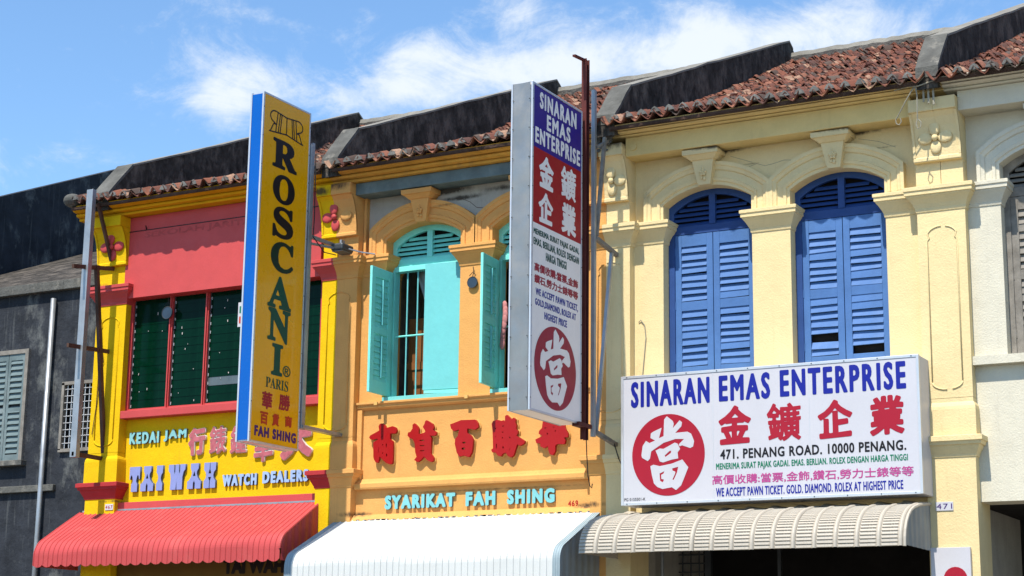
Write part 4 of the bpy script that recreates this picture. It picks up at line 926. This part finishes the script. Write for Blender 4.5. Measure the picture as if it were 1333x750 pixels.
def plate(label, x0, x1, z0, z1, y, txt, col):
    t = thing('number_plate', label, 'number plate', ((x0+x1)/2, y, z0))
    MB().box(x0, x1, y-.012, y, z0, z1).build('plate', signwhite, t, bevel=.002)
    h = z1-z0
    print_text('digits', txt, (x0+.12*h, x1-.12*h, z0+.2*h, z1-.2*h), FACADE(y-.0135), col, t, bold=.0, cell=.003, track=1.2)
plate('white number plate 467 on the yellow pillar at the left', -7.50, -7.32, 4.545, 4.65, -.15, '467', redlet)
plate('white number plate on the right cream pillar by the ivory awning', 7.20, 7.44, 4.02, 4.14, -.15, '471', inkviolet)

# ------------------------------------------------------------------ the hand-drawn character in the disc
DANG = [[(345,100),(365,75),(410,110),(418,130),(410,165),(462,105),(480,120),(475,150),(428,200),(520,190),(548,205),(570,260),(562,300),(540,312),(480,292),(460,300),(455,285),(495,245),(430,245),(340,275),(245,340),(235,395),(218,413),(175,390),(170,370),(180,300),(205,262),(232,278),(275,258),(240,240),(243,205),(265,190),(325,162),(305,240),(340,225)],
 [(278,335),(310,318),(340,320),(425,272),(445,280),(465,320),(445,345),(450,390),(400,400),(335,422),(310,415),(290,360)], [(385,335),(398,333),(395,350),(352,382),(348,370)],
 [(238,452),(262,440),(310,450),(400,430),(480,398),(525,455),(470,590),(432,625),(400,605),(330,620),(290,605),(265,580),(250,520)], [(308,505),(345,487),(338,505),(320,515),(322,545),(342,550),(332,570),(312,560)], [(405,465),(450,452),(440,495),(415,550),(405,548),(425,505),(428,490),(405,480)]]
def disc(parent, cx, cz, rx, rz, place, red, white, d):
    ring = [(cx+rx*math.cos(t), cz+rz*math.sin(t)) for t in [2*math.pi*k/64 for k in range(64)]]
    o = link('red_disc', loops_mesh('red_disc', [ring], .003, lambda u, v, w_: place(u, v, w_+d), red), parent)
    lps = []
    for lp in DANG:
        q = []
        for x, y in lp:
            u = (x-373)/275; v = -(y-363)/305; q.append((cx+u*rx, cz+(v-.0586*u)*rz))
        lps.append(q)
    link('white_character', loops_mesh('white_character', lps, .003, lambda u, v, w_: place(u, v, w_+d+.003), white), o)

# ------------------------------------------------------------------ white pawnshop signboard
sb = thing('signboard', 'wide white pawnshop signboard with blue, red and green writing below the blue shutters', 'signboard', (4.95, -.4, 4.21))
MB().box(2.712, 7.17, -.63, -.152, 4.215, 6.105).build('cabinet', signwhite, sb, bevel=.006)
MB().box(2.74, 7.145, -.642, -.63, 4.245, 6.075).build('face', signwhite, sb)
MB().box(2.705, 2.745, -.652, -.60, 4.21, 6.11).box(7.14, 7.178, -.652, -.60, 4.21, 6.11).box(2.745, 7.14, -.650, -.60, 4.208, 4.248).box(2.745, 7.14, -.650, -.60, 6.072, 6.112).build('edge_trim', aluf, sb, bevel=.003)
FB = FACADE(-.644)
def bt(txt, x0, x1, z0, z1, m, bold, **k): print_text('printed_line' if len(txt) > 1 else 'printed_character', txt, (x0, x1, z0, z1), FB, m, sb, bold=bold, **k)
for q in (('SINARAN', 2.864, 4.111, 5.632, 6.02), ('EMAS', 4.252, 5.033, 5.637, 6.02), ('ENTERPRISE', 5.177, 6.992, 5.645, 6.035)): bt(*q, inkblue, .015, track=1.28, split=True)
for ch, x0, x1 in (('金', 4.242, 4.735), ('鑛', 4.977, 5.479), ('企', 5.722, 6.225), ('業', 6.465, 6.954)):
    bt(ch, x0, x1, 5.025, 5.565, signred2, .021 if ch != '鑛' else .012, warp=.014, shear=.03)
bt('471. PENANG ROAD. 10000 PENANG.', 4.262, 6.964, 4.808, 4.95, inkblack, .005, track=1.12); bt('MENERIMA SURAT PAJAK GADAI. EMAS. BERLIAN. ROLEX DENGAN HARGA TINGGI', 4.196, 6.982, 4.64, 4.757, inkgreen2, .0025, track=1.1)
bt('高價收購:當票,金飾,鑽石,勞力士錶等等', 4.134, 7.054, 4.450, 4.590, inkmag, .002, cell=.0028); bt('WE ACCEPT PAWN TICKET. GOLD. DIAMOND. ROLEX AT HIGHEST PRICE', 4.191, 6.905, 4.283, 4.407, inkblue, .003, track=1.1)
bt('PG 0155501-K', 2.757, 3.092, 4.273, 4.315, inkblack, .0)
disc(sb, 3.4545, 4.919, .5715, .592, FACADE(-.644), signred2, signwhite, .0)

# ------------------------------------------------------------------ blade signs
rs = thing('blade_sign', 'tall yellow ROSCANI blade sign with blue edge hanging out over the street', 'hanging sign', (-2.73, -1.9, 5.2))
y0, y1, z0, z1 = -2.585, -1.29, 5.20, 10.77
MB().box(-2.845, -2.625, y0+.025, y1-.01, z0+.01, z1-.01).build('cabinet', aluf, rs)
MB().box(-2.835, -2.635, y0+.012, y0+.025, z0+.03, z1-.03).build('blue_edge_panel', signblue, rs)
MB().box(-2.615-.01, -2.612, y0+.03, y1-.03, z0+.03, z1-.03).build('face', signgold, rs); MB().box(-2.858, -2.845, y0+.03, y1-.03, z0+.03, z1-.03).build('face', signgold, rs)
fr = MB()
for xa, xb in ((-2.635, -2.605), (-2.865, -2.835)):
    fr.box(xa, xb, y0, y0+.035, z0, z1); fr.box(xa, xb, y1-.03, y1, z0, z1); fr.box(xa, xb, y0+.035, y1-.03, z0, z0+.03); fr.box(xa, xb, y0+.035, y1-.03, z1-.03, z1)
fr.build('edge_trim', aluf, rs, bevel=.003)
BR = BLADE(-2.6095)
def rt_(txt, a, b, c0, d, m, bold, **k): return print_text(k.pop('nm', 'printed_letter'), txt, (a, b, c0, d), BR, m, rs, bold=bold, **k)
for ch, a, b, c0, d, m in (('\U0001D411', -2.285, -1.625, 9.625, 10.10, inkblack), ('\U0001D40E', -2.247, -1.655, 9.06, 9.54, inkblack), ('\U0001D412', -2.21, -1.66, 8.50, 9.015, inkblack), ('\U0001D402', -2.225, -1.62, 7.95, 8.45, inkteal),
                        ('\U0001D400', -2.26, -1.635, 7.365, 7.885, inkgreen), ('\U0001D40D', -2.225, -1.635, 6.83, 7.36, inkgreen), ('\U0001D408', -2.09, -1.80, 6.305, 6.805, inkgreen)):
    rt_(ch, a, b, c0, d, m, .02)
rt_('®', -1.79, -1.58, 6.32, 6.50, inkgreen, .003); rt_('\U0001D40F\U0001D400\U0001D411\U0001D408\U0001D412', -2.215, -1.625, 6.09, 6.255, inkgreen, .0, nm='printed_line')
for ch, a, b, c0, d, m in (('華', -2.29, -2.03, 5.75, 6.02, signred2), ('勝', -1.85, -1.56, 5.785, 6.04, signred2), ('百', -2.32, -2.12, 5.505, 5.70, inkred), ('貨', -2.01, -1.83, 5.515, 5.71, inkred), ('商', -1.675, -1.49, 5.54, 5.72, inkred)):
    rt_(ch, a, b, c0, d, m, .009, warp=.01, nm='printed_character')
rt_('FAH SHING', -2.45, -1.365, 5.305, 5.47, inkviolet, .011, track=1.25, split=True, nm='printed_line')
# crown of two mirrored letter Rs, drawn as strokes
def S_(pts): return [(a, b) for a, b in zip(pts, pts[1:])]
def arc(cx, cz, rx, rz, a0, a1, n=10): return [(cx+rx*math.cos(R_(a0+(a1-a0)*k/n)), cz+rz*math.sin(R_(a0+(a1-a0)*k/n))) for k in range(n+1)]
half = [S_([(0, .92), (.62, 1.0)]+arc(.68, .74, .30, .27, 80, -80, 10)+[(.72, .46), (.62, .40)]), S_([(.62, .42), (.78, .40), (.95, .02), (1.02, .0)]), S_([(0, .92), (0, .14)]), S_([(0, .14), (.95, .0)]), S_([(.30, .95), (.38, .10)]), S_([(.40, .96), (.49, .08)]), S_([(.54, .97), (.64, .06)])]
segs = []
for sx in (-1, 1):
    for hh in half:
        for (a, b), (c1, d1) in hh: segs.append(((-1.945+sx*a*.45, 10.17+b*.36), (-1.945+sx*c1*.45, 10.17+d1*.36)))
lpz = sdf_loops(np.array(segs), .010, .006, filled=False)
link('crown_emblem', loops_mesh('crown_emblem', lpz, .003, BR, inkblack), rs)

ss = thing('blade_sign', 'tall aluminium SINARAN EMAS blade sign in blue, red and white beside the cream shophouse', 'hanging sign', (2.24, -2.1, 5.3))
y0, y1, z0, z1 = -2.93, -1.345, 5.325, 10.055
a = MB(); nn = 48; Lp = []; Rp = []
for k in range(nn+1):
    z = z0+(z1-z0)*k/nn; d = .006*math.sin(z*5.1)+.005*math.sin(z*11.3+1)
    Lp.append((2.075, y0+.012+d*.2, z)); Rp.append((2.36, y0+.012-d*.4, z))
Mp = [((l[0]+r[0])/2, y0+.012+.008*math.sin(l[2]*7.7)+.006*math.sin(l[2]*3.1+2), l[2]) for l, r in zip(Lp, Rp)]
a.strip(Lp, Mp); a.strip(Mp, Rp); a.build('edge_sheet', alu, ss, smooth=True)
MB().box(2.075, 2.385, y0+.03, y1-.005, z0+.006, z1-.005).build('cabinet', signwarm, ss)
MB().box(2.385, 2.394, y0+.04, y1-.03, z0+.03, 8.0).build('white_face', signwarm, ss); MB().box(2.385, 2.394, y0+.04, y1-.03, 8.0, 9.11).build('red_face', signred, ss); MB().box(2.385, 2.394, y0+.04, y1-.03, 9.11, z1-.03).build('blue_face', signviolet, ss)
MB().box(2.064, 2.075, y0+.04, y1-.03, z0+.03, z1-.03).build('white_face', signwarm, ss)
fr = MB()
for xa, xb in ((2.375, 2.403), (2.052, 2.078)):
    fr.box(xa, xb, y0, y0+.045, z0, z1); fr.box(xa, xb, y1-.03, y1, z0, z1); fr.box(xa, xb, y0+.045, y1-.03, z0, z0+.03); fr.box(xa, xb, y0+.045, y1-.03, z1-.03, z1)
fr.build('edge_trim', aluf, ss, bevel=.003)
BS = BLADE(2.3962)
def st_(txt, a, b, c0, d, m, bold, nm='printed_line', **k): return print_text(nm, txt, (a, b, c0, d), BS, m, ss, bold=bold, **k)
st_('SINARAN', -2.70, -1.54, 9.72, 9.97, signwarm, .011, track=1.28, split=True); st_('EMAS', -2.48, -1.735, 9.445, 9.685, signwarm, .011, track=1.28, split=True); st_('ENTERPRISE', -2.83, -1.415, 9.175, 9.415, signwarm, .011, track=1.28, split=True)
for ch, a, b, c0, d in (('金', -2.70, -2.26, 8.565, 9.035), ('鑛', -2.02, -1.545, 8.575, 9.065), ('企', -2.705, -2.275, 8.05, 8.50), ('業', -1.995, -1.54, 8.045, 8.515)):
    st_(ch, a, b, c0, d, signwarm, .018 if ch != '鑛' else .010, nm='printed_character', warp=.012)
st_('MENERIMA SURAT PAJAK GADAI,', -2.85, -1.435, 7.81, 7.92, inkgreen, .003, track=1.15); st_('EMAS, BERLIAN, ROLEX DENGAN', -2.85, -1.435, 7.665, 7.785, inkgreen, .003, track=1.15); st_('HARGA TINGGI', -2.475, -1.835, 7.515, 7.635, inkgreen, .003, track=1.15)
st_('高價收購:當票,金飾', -2.817, -1.463, 7.30, 7.43, signred2, .004, cell=.003); st_('鑽石,勞力士錶等等', -2.814, -1.461, 7.13, 7.26, signred2, .004, cell=.003)
st_('WE ACCEPT PAWN TICKET,', -2.772, -1.46, 6.955, 7.07, inkblue, .003, track=1.15); st_('GOLD,DIAMOND, ROLEX AT', -2.785, -1.524, 6.81, 6.92, inkblue, .003, track=1.15); st_('HIGHEST PRICE', -2.506, -1.809, 6.665, 6.77, inkblue, .003, track=1.15)
disc(ss, -2.156, 6.015, .64, .595, BLADE(2.3962), signred2, signwarm, .0)

for k in range(11):
    z = 5.5+k*.43
    for y in (-2.91, -1.36): MB().tube([(2.403, y, z), (2.406, y, z)], .009, 6).build('screw', lampm, ss)
    for X in (2.085, 2.35): MB().tube([(X, -2.935, z), (X, -2.93, z)], .009, 6).build('screw', lampm, ss)
for k in range(12):
    z = 5.35+k*.47
    for y in (-2.57, -1.305): MB().tube([(-2.605, y, z), (-2.602, y, z)], .009, 6).build('screw', lampm, rs)
for k in range(10):
    for z in (4.228, 6.092): MB().tube([(2.8+k*.475, -.655, z), (2.8+k*.475, -.651, z)], .009, 6).build('screw', lampm, sb)
for x in (4.155, 5.60): MB().box(x, x+.006, -.6435, -.642, 4.25, 6.07).build('panel_joint', aluf, sb)
# steel that carries the signs
st = thing('sign_post_frame', 'dark red steel I-beam with grey brackets carrying the SINARAN EMAS blade sign', 'sign frame', (2.39, -1.2, 5.1))
MB().box(2.35, 2.43, -1.28, -1.268, 5.12, 10.92).box(2.35, 2.43, -1.182, -1.17, 5.12, 10.92).box(2.384, 2.396, -1.268, -1.182, 5.12, 10.92).build('beam', rust, st)
MB().bar((2.39, -1.22, 10.90), (2.39, -1.62, 10.86), .05, .03).build('top_angle', rust, st)
MB().box(2.33, 2.45, -1.5, -1.10, 5.29, 5.35).build('foot_bracket', rust, st)
MB().box(2.36, 2.42, -.97, -.90, 5.2, 10.52).build('grey_channel', galv, st, bevel=.004)
for za, zb in ((8.21, 8.10), (5.28, 5.17)): MB().bar((2.40, -.90, za), (2.40, -.15, zb), .06, .06).build('wall_arm', woodg, st)
MB().bar((2.40, -.33, 8.12), (2.40, -.86, 5.28), .05, .05).build('diagonal_brace', galv, st)
MB().bar((2.40, -.86, 8.25), (2.42, -.62, 9.85), .05, .05).bar((2.40, -.93, 9.60), (2.40, -.2, 9.98), .04, .04).build('diagonal_brace', woodg, st)
st = thing('sign_post_frame', 'galvanised steel post and arms carrying the yellow ROSCANI blade sign', 'sign frame', (-2.62, -1.2, 5.5))
MB().box(-2.66, -2.58, -1.275, -1.20, 5.56, 10.24).box(-2.665, -2.615, -1.19, -1.13, 5.56, 10.30).build('post', galv, st, bevel=.004)
MB().bar((-2.62, -1.25, 5.60), (-2.62, -.15, 5.60), .12, .05).build('wall_arm', galv, st)
MB().bar((-2.62, -1.2, 8.72), (-2.62, -.15, 8.72), .04, .06).build('wall_arm', galv, st)
MB().bar((-2.62, -1.2, 8.60), (-2.50, -.3, 8.66), .035, .035).build('diagonal_brace', galv, st)
MB().tube([(-2.57, -1.17, 10.1), (-2.56, -1.16, 9.0), (-2.55, -1.19, 8.7), (-2.52, -.9, 8.5), (-2.5, -.6, 8.52)], .009, 6).build('cable', cablem, st)
fl = thing('floodlight', 'dark grey floodlight on the arm above the yellow and orange pillar', 'floodlight', (-2.50, -.5, 8.6))
MB().box(-2.60, -2.36, -.62, -.28, 8.60, 8.72).build('housing', lampm, fl, bevel=.03); MB().box(-2.58, -2.38, -.60, -.30, 8.585, 8.60).build('lamp_glass', glassgrey, fl)
MB().bar((-2.48, -.45, 8.70), (-2.48, -.45, 8.80), .03, .10).build('bracket', galv, fl)
MB().tube([(-2.35, -.45, 8.64), (-2.2, -.3, 8.60), (-2.02, -.16, 8.58)], .014, 6).build('conduit', galv, fl)
st = thing('sign_post_frame', 'bare grey steel frame without its sign, bracketed to the yellow pillar at the left', 'sign frame', (-7.65, -.8, 5.4))
MB().box(-7.72, -7.58, -.90, -.80, 5.40, 10.20).build('post', galv, st, bevel=.005)
MB().bar((-7.65, -.66, 10.0), (-7.65, -.22, 9.03), .05, .06).bar((-7.65, -.60, 8.87), (-7.65, -.10, 5.46), .07, .07).build('diagonal_brace', browniron, st)
for za, zb in ((8.73, 8.9), (7.32, 7.38), (5.46, 5.46)): MB().bar((-7.65, -1.2 if za > 7 else -.9, za), (-7.65, -.14, zb), .05, .07).build('wall_arm', browniron, st)

# ------------------------------------------------------------------ awnings
def ribbed(prof, x0, x1, pitch, m, name, parent, groove=.012, rib=.014, scallop=0, th=.004, swap=False):
    """sheet following prof (y,z), with a small rib every pitch; the bottom edge scalloped"""
    n = int(round((x1-x0)/pitch)); st = (x1-x0)/n; rows = []
    N2 = []
    for k in range(len(prof)):
        a = Vector(prof[max(k-1, 0)]); b = Vector(prof[min(k+1, len(prof)-1)]); d = (b-a).normalized(); N2.append(Vector((d.y, -d.x)) if True else None)
    xs = []
    for i in range(n):
        xa = x0+i*st; xs += [(xa, 0, i), (xa+rib*.5, groove, i), (xa+rib*1.1, groove, i), (xa+rib*1.6, 0, i), (xa+st*.6, -.002, i)]
    xs.append((x1, 0, n))
    g = MB()
    for k, (y, z) in enumerate(prof):
        row = []
        for x, h, i in xs:
            nn_ = N2[k]; hh = -h if nn_.y < 0 else h
            wv = .0035*math.sin(x*2.3+k*.5)+.0015*math.sin(x*6.1+k*.7); zz = z+nn_.y*hh+wv*(k > 0); yy = y+nn_.x*hh-wv
            if scallop and k == len(prof)-1:
                u = ((x-x0)/(2*st)) % 1; zz += scallop*(1-abs(math.sin(math.pi*u))**.6)
            row.append((x, yy, zz))
        rows.append(row)
    for a, b in zip(rows, rows[1:]): g.strip(a, b)
    o = g.build(name, m, parent); s_ = o.modifiers.new('thick', 'SOLIDIFY'); s_.thickness = th; s_.offset = 0
    return o
def end_panel(prof, x, m, parent, n=12, yb=-.02):
    """ribbed closing panel at the end of an awning"""
    g = MB(); ys = np.linspace(prof[-1][0]+.03, yb, n*2+1); zf = lambda y: np.interp(y, [p[0] for p in reversed(prof)], [p[1] for p in reversed(prof)])
    zb = prof[-1][1]+.02
    A = [(x+(.012 if k % 4 in (1, 2) else 0), y, zb) for k, y in enumerate(ys)]; B = [(x+(.012 if k % 4 in (1, 2) else 0), y, zf(y)-.01) for k, y in enumerate(ys)]
    g.strip(A, B); o = g.build('end_panel', m, parent); s_ = o.modifiers.new('thick', 'SOLIDIFY'); s_.thickness = .005; return o
def curve_prof(y0, z0, y1, z1, R, zend):
    """straight slope from the wall, rounded into a vertical valance"""
    d = Vector((y1-y0, z1-z0)).normalized(); pts = [(y0+(y1-y0)*t, z0+(z1-z0)*t) for t in (0, .25, .5, .75, 1)]
    a0 = math.atan2(-d.x, -d.y)  # heading
    ang = math.atan2(d.y, d.x); cur = Vector((y1, z1)); n = 8; tgt = -math.pi/2-math.pi*0
    A0 = math.pi+math.atan2(-d.y*-1, -d.x*-1) if False else math.atan2(d.y, d.x)
    A0 = A0 if A0 < 0 else A0-2*math.pi; A1 = -math.pi/2
    step = (A1-A0)/n
    for k in range(n):
        h = A0+step*(k+.5); cur = cur+Vector((math.cos(h), math.sin(h)))*R*abs(step); pts.append((cur.x, cur.y))
    pts.append((cur.x, zend)); return pts
pr = curve_prof(-.07, 4.53, -1.0, 3.96, .30, 3.50)
aw = thing('awning', 'coral red ribbed metal awning with scalloped edge below the yellow shophouse', 'awning', (-5.3, -.7, 3.5))
ribbed(pr, -8.16, -3.0, .108, awnred, 'sheet', aw, scallop=.05); end_panel(pr, -2.997, awnred, aw); end_panel(pr, -8.163, awnred, aw)
MB().tube([(-3.0, y, z+.0) for y, z in pr[:-1]], .02, 6).build('edge_trim', awnred, aw)
MB().bar((-8.1, -.05, 4.55), (-3.02, -.05, 4.55), .03, .03).build('flashing', galv, aw)
pr = curve_prof(-.10, 4.20, -1.30, 3.62, .26, 3.10)
aw = thing('awning', 'white ribbed metal awning with blue grey edge strips below the orange shophouse', 'awning', (-.25, -.8, 3.1))
ribbed(pr, -2.55, 2.0, .108, awnwhite, 'sheet', aw, scallop=.05)
ribbed(pr, -2.68, -2.55, .045, awntrim, 'edge_strip', aw, groove=.006, rib=.008); ribbed(pr, 2.0, 2.12, .045, awntrim, 'edge_strip', aw, groove=.006, rib=.008)
end_panel(pr, 2.10, sidegrey, aw, 14); end_panel(pr, -2.67, sidegrey, aw, 14)
rg = MB()
for k in range(60):
    x = -2.5+random.uniform(0, 4.6); rg.box(x, x+random.uniform(.02, .08), -.13, -.10, 4.185+random.uniform(-.01, .01), 4.20+random.uniform(0, .015))
rg.build('flaking_mortar', mortar, aw)
# ivory barrel awning of moulded panels
pr = [(-.02, 4.13), (-.35, 4.10), (-.70, 4.055), (-.95, 4.0), (-1.10, 3.945), (-1.22, 3.87), (-1.31, 3.78), (-1.37, 3.68), (-1.40, 3.58), (-1.41, 3.46)]
pp = [Vector(p) for p in pr]; seg = [0]
for a, b in zip(pp, pp[1:]): seg.append(seg[-1]+(b-a).length)
def along(s_):
    y = np.interp(s_, seg, [p.x for p in pp]); z = np.interp(s_, seg, [p.y for p in pp]); return Vector((y, z))
aw = thing('awning', 'ivory barrel awning of moulded panels below the white pawnshop signboard', 'awning', (4.7, -.7, 3.46))
fp = []; nsl = 34; ds = seg[-1]/nsl
for k in range(nsl):
    s0 = k*ds; t0 = along(s0); t1 = along(s0+ds); d = (t1-t0).normalized(); nrm = Vector((d.y, -d.x)); nrm = -nrm if nrm.y < 0 and nrm.x > 0 else nrm
    if nrm.x > 0 and nrm.y <= 0: nrm = -nrm
    nrm = nrm if (nrm.y > 0 or nrm.x < 0) else -nrm
    for f, h in ((.02, -.004), (.16, .012), (.74, .016), (.86, -.003)): fp.append((t0+(t1-t0)*f, nrm, h))
def awpanel(wd):
    g = MB(); xs = [(0, 0), (.018, 1), (wd*.40, 1), (wd*.42, .8), (wd*.46, .8), (wd*.48, 1), (wd*.54, 1), (wd*.56, .8), (wd*.60, .8), (wd*.62, 1), (wd-.075, 1), (wd-.058, 0)]
    rows = [[(x, p.x+nr.x*h*kx, p.y+nr.y*h*kx) for x, kx in xs] for p, nr, h in fp]
    for a, b in zip(rows, rows[1:]): g.strip(a, b)
    bt2 = [(wd-.058, 0), (wd-.05, .022), (wd-.035, .032), (wd-.02, .03), (wd-.008, .018), (wd, 0)]
    rows = [[(x, p.x+nr.x*h2, p.y+nr.y*h2) for x, h2 in bt2] for p, nr, h in fp]
    for a, b in zip(rows, rows[1:]): g.strip(a, b)
    return g.mesh('awning_panel', awncream)
PW = (7.10-2.40)/16
pm = awpanel(PW)
for k in range(16):
    o = link('awning_panel', pm, aw); o.location = Vector(o.location)+Vector((2.40+PW*k, random.uniform(-.006, .006), random.uniform(-.004, .004)))
    s_ = o.modifiers.new('thick', 'SOLIDIFY'); s_.thickness = .004
end_panel(pr, 7.12, sidegrey, aw, 12, -.155); end_panel(pr, 2.41, awncream, aw, 8)
MB().tube([(7.125, y, z) for y, z in pr], .022, 6).build('edge_trim', awncream, aw)
for k in range(12):                                            # curved cover strips lifting at the wall
    x = 2.6+.38*k; bb = MB(); bb.strip([(x, -.02, 4.19), (x, -.2, 4.175), (x, -.4, 4.12)], [(x+.2, -.02, 4.15), (x+.2, -.2, 4.13), (x+.2, -.4, 4.1)]); bb.build('wall_flashing', awncream, aw)

# ------------------------------------------------------------------ small fittings
def mirror(label, x, y, z, r):
    t = thing('hanging_mirror', label, 'mirror', (x, y, z-r))
    MB().tube([(x, y, z), (x, y-.03, z)], r, 20).build('mirror_disc', mirrorm, t, bevel=.006)
    MB().tube([(x+r*math.cos(a), y-.03, z+r*math.sin(a)) for a in [2*math.pi*k/20 for k in range(21)]], .006, 6).build('rim', lampm, t)
    MB().tube([(x, y-.02, z+r), (x+.02, y-.02, z+r+.10), (x, y-.01, z+r+.17)], .007, 6).tube([(x-.06, y-.02, z+r+.02), (x, y-.02, z+r+.08), (x+.06, y-.02, z+r+.02)], .006, 6).build('wire_hanger', cablem, t)
mirror('round blue grey mirror hanging on the orange pier between the turquoise shutters', -.215, -.02, 7.95, .09)
mirror('round dark mirror hanging on a red mullion of the green glass window', -6.44, -.03, 8.0, .11)
o = thing('paper_notice', 'small white paper notice stuck in the green glass window beside the yellow sign', 'notice', (-4.93, .05, 7.7))
MB().box(-4.90, -4.74, -.02, -.014, 7.62, 8.05).build('paper', signwhite, o); MB().box(-4.87, -4.77, -.024, -.0205, 7.86, 7.98).build('printed_patch', inkgreen2, o); MB().box(-4.87, -4.77, -.024, -.0205, 7.68, 7.80).build('printed_patch', inkred, o)
t = thing('cable_hooks', 'bleached looped wires and insulators hanging from the right cream console', 'wires', (7.2, -.5, 9.7))
MB().tube([(7.40, -.62, 10.06), (7.26, -.60, 9.95), (7.2, -.62, 9.86), (7.10, -.6, 9.72), (6.99, -.56, 9.56)], .008, 6).build('wire', ropem, t)
MB().tube([(6.99, -.56, 9.56), (6.95, -.56, 9.50), (6.96, -.56, 9.44), (7.0, -.56, 9.42), (7.03, -.56, 9.46), (7.02, -.56, 9.52)], .008, 6).build('hook', ropem, t)
MB().tube([(7.26, -.60, 9.95), (7.28, -.6, 9.8), (7.27, -.58, 9.6), (7.26, -.55, 9.48)], .010, 6).build('wire', ropem, t)
MB().tube([(7.26, -.55, 9.48), (7.24, -.55, 9.40), (7.26, -.55, 9.33), (7.30, -.55, 9.35), (7.31, -.55, 9.42), (7.27, -.55, 9.47)], .008, 6).build('hook', ropem, t)
MB().tube([(6.95, -.58, 9.93), (7.15, -.60, 9.95), (7.3, -.62, 9.93), (7.5, -.6, 9.98), (7.7, -.6, 9.99)], .010, 6).build('wire', ropem, t)
for k in range(3): MB().tube([(7.35+.07*k, -.52, 9.92), (7.35+.07*k, -.52, 9.72-.03*k)], .016, 6).build('insulator', ropem, t)
o = MB().tube([(2.42, -.3, 5.2), (2.5, -.3, 4.95), (2.62, -.4, 4.8), (2.72, -.5, 4.72)], .009, 6).build('cable', cablem); tag(o, 'thin black cable drooping from the red beam foot to the white signboard', 'cable')
o = MB().tube([(2.41, -1.2, 5.12), (2.42, -1.2, 4.9), (2.44, -1.2, 4.6), (2.47, -1.2, 4.45), (2.50, -1.2, 4.42), (2.51, -1.2, 4.48)], .008, 6).build('cable', cablem); tag(o, 'thin wire with a hooked end hanging below the red steel beam', 'wire')
o = MB().tube([(2.70, -.012, 7.05), (2.74, -.02, 7.08), (2.80, -.015, 7.0), (2.82, -.012, 6.8), (2.79, -.012, 6.5), (2.76, -.012, 6.2)], .007, 6).build('cable', ropem); tag(o, 'loose pale wire on the cream wall left of the blue shutters', 'wire')
o = MB().tube([(-7.86, -.17, 8.0), (-7.78, -.17, 7.4), (-7.74, -.17, 7.2), (-7.80, -.17, 7.0), (-7.84, -.17, 6.4), (-7.9, -.17, 5.9)], .007, 6).build('cable', browniron); tag(o, 'thin brown wire trailing down the yellow pillar at the left', 'wire')

# ------------------------------------------------------------------ groups of like things
GR = {'shophouse': 'shophouses of the terrace row', 'awning': 'metal awnings over the shopfronts', 'hanging sign': 'tall blade signs over the street', 'sign frame': 'steel frames that carry blade signs',
      'lettering': 'raised lettering on the shop walls', 'number plate': 'house number plates', 'mirror': 'round mirrors on the fronts'}
for o in list(sc.objects):
    if o.get('category') in GR: o['group'] = GR[o['category']]
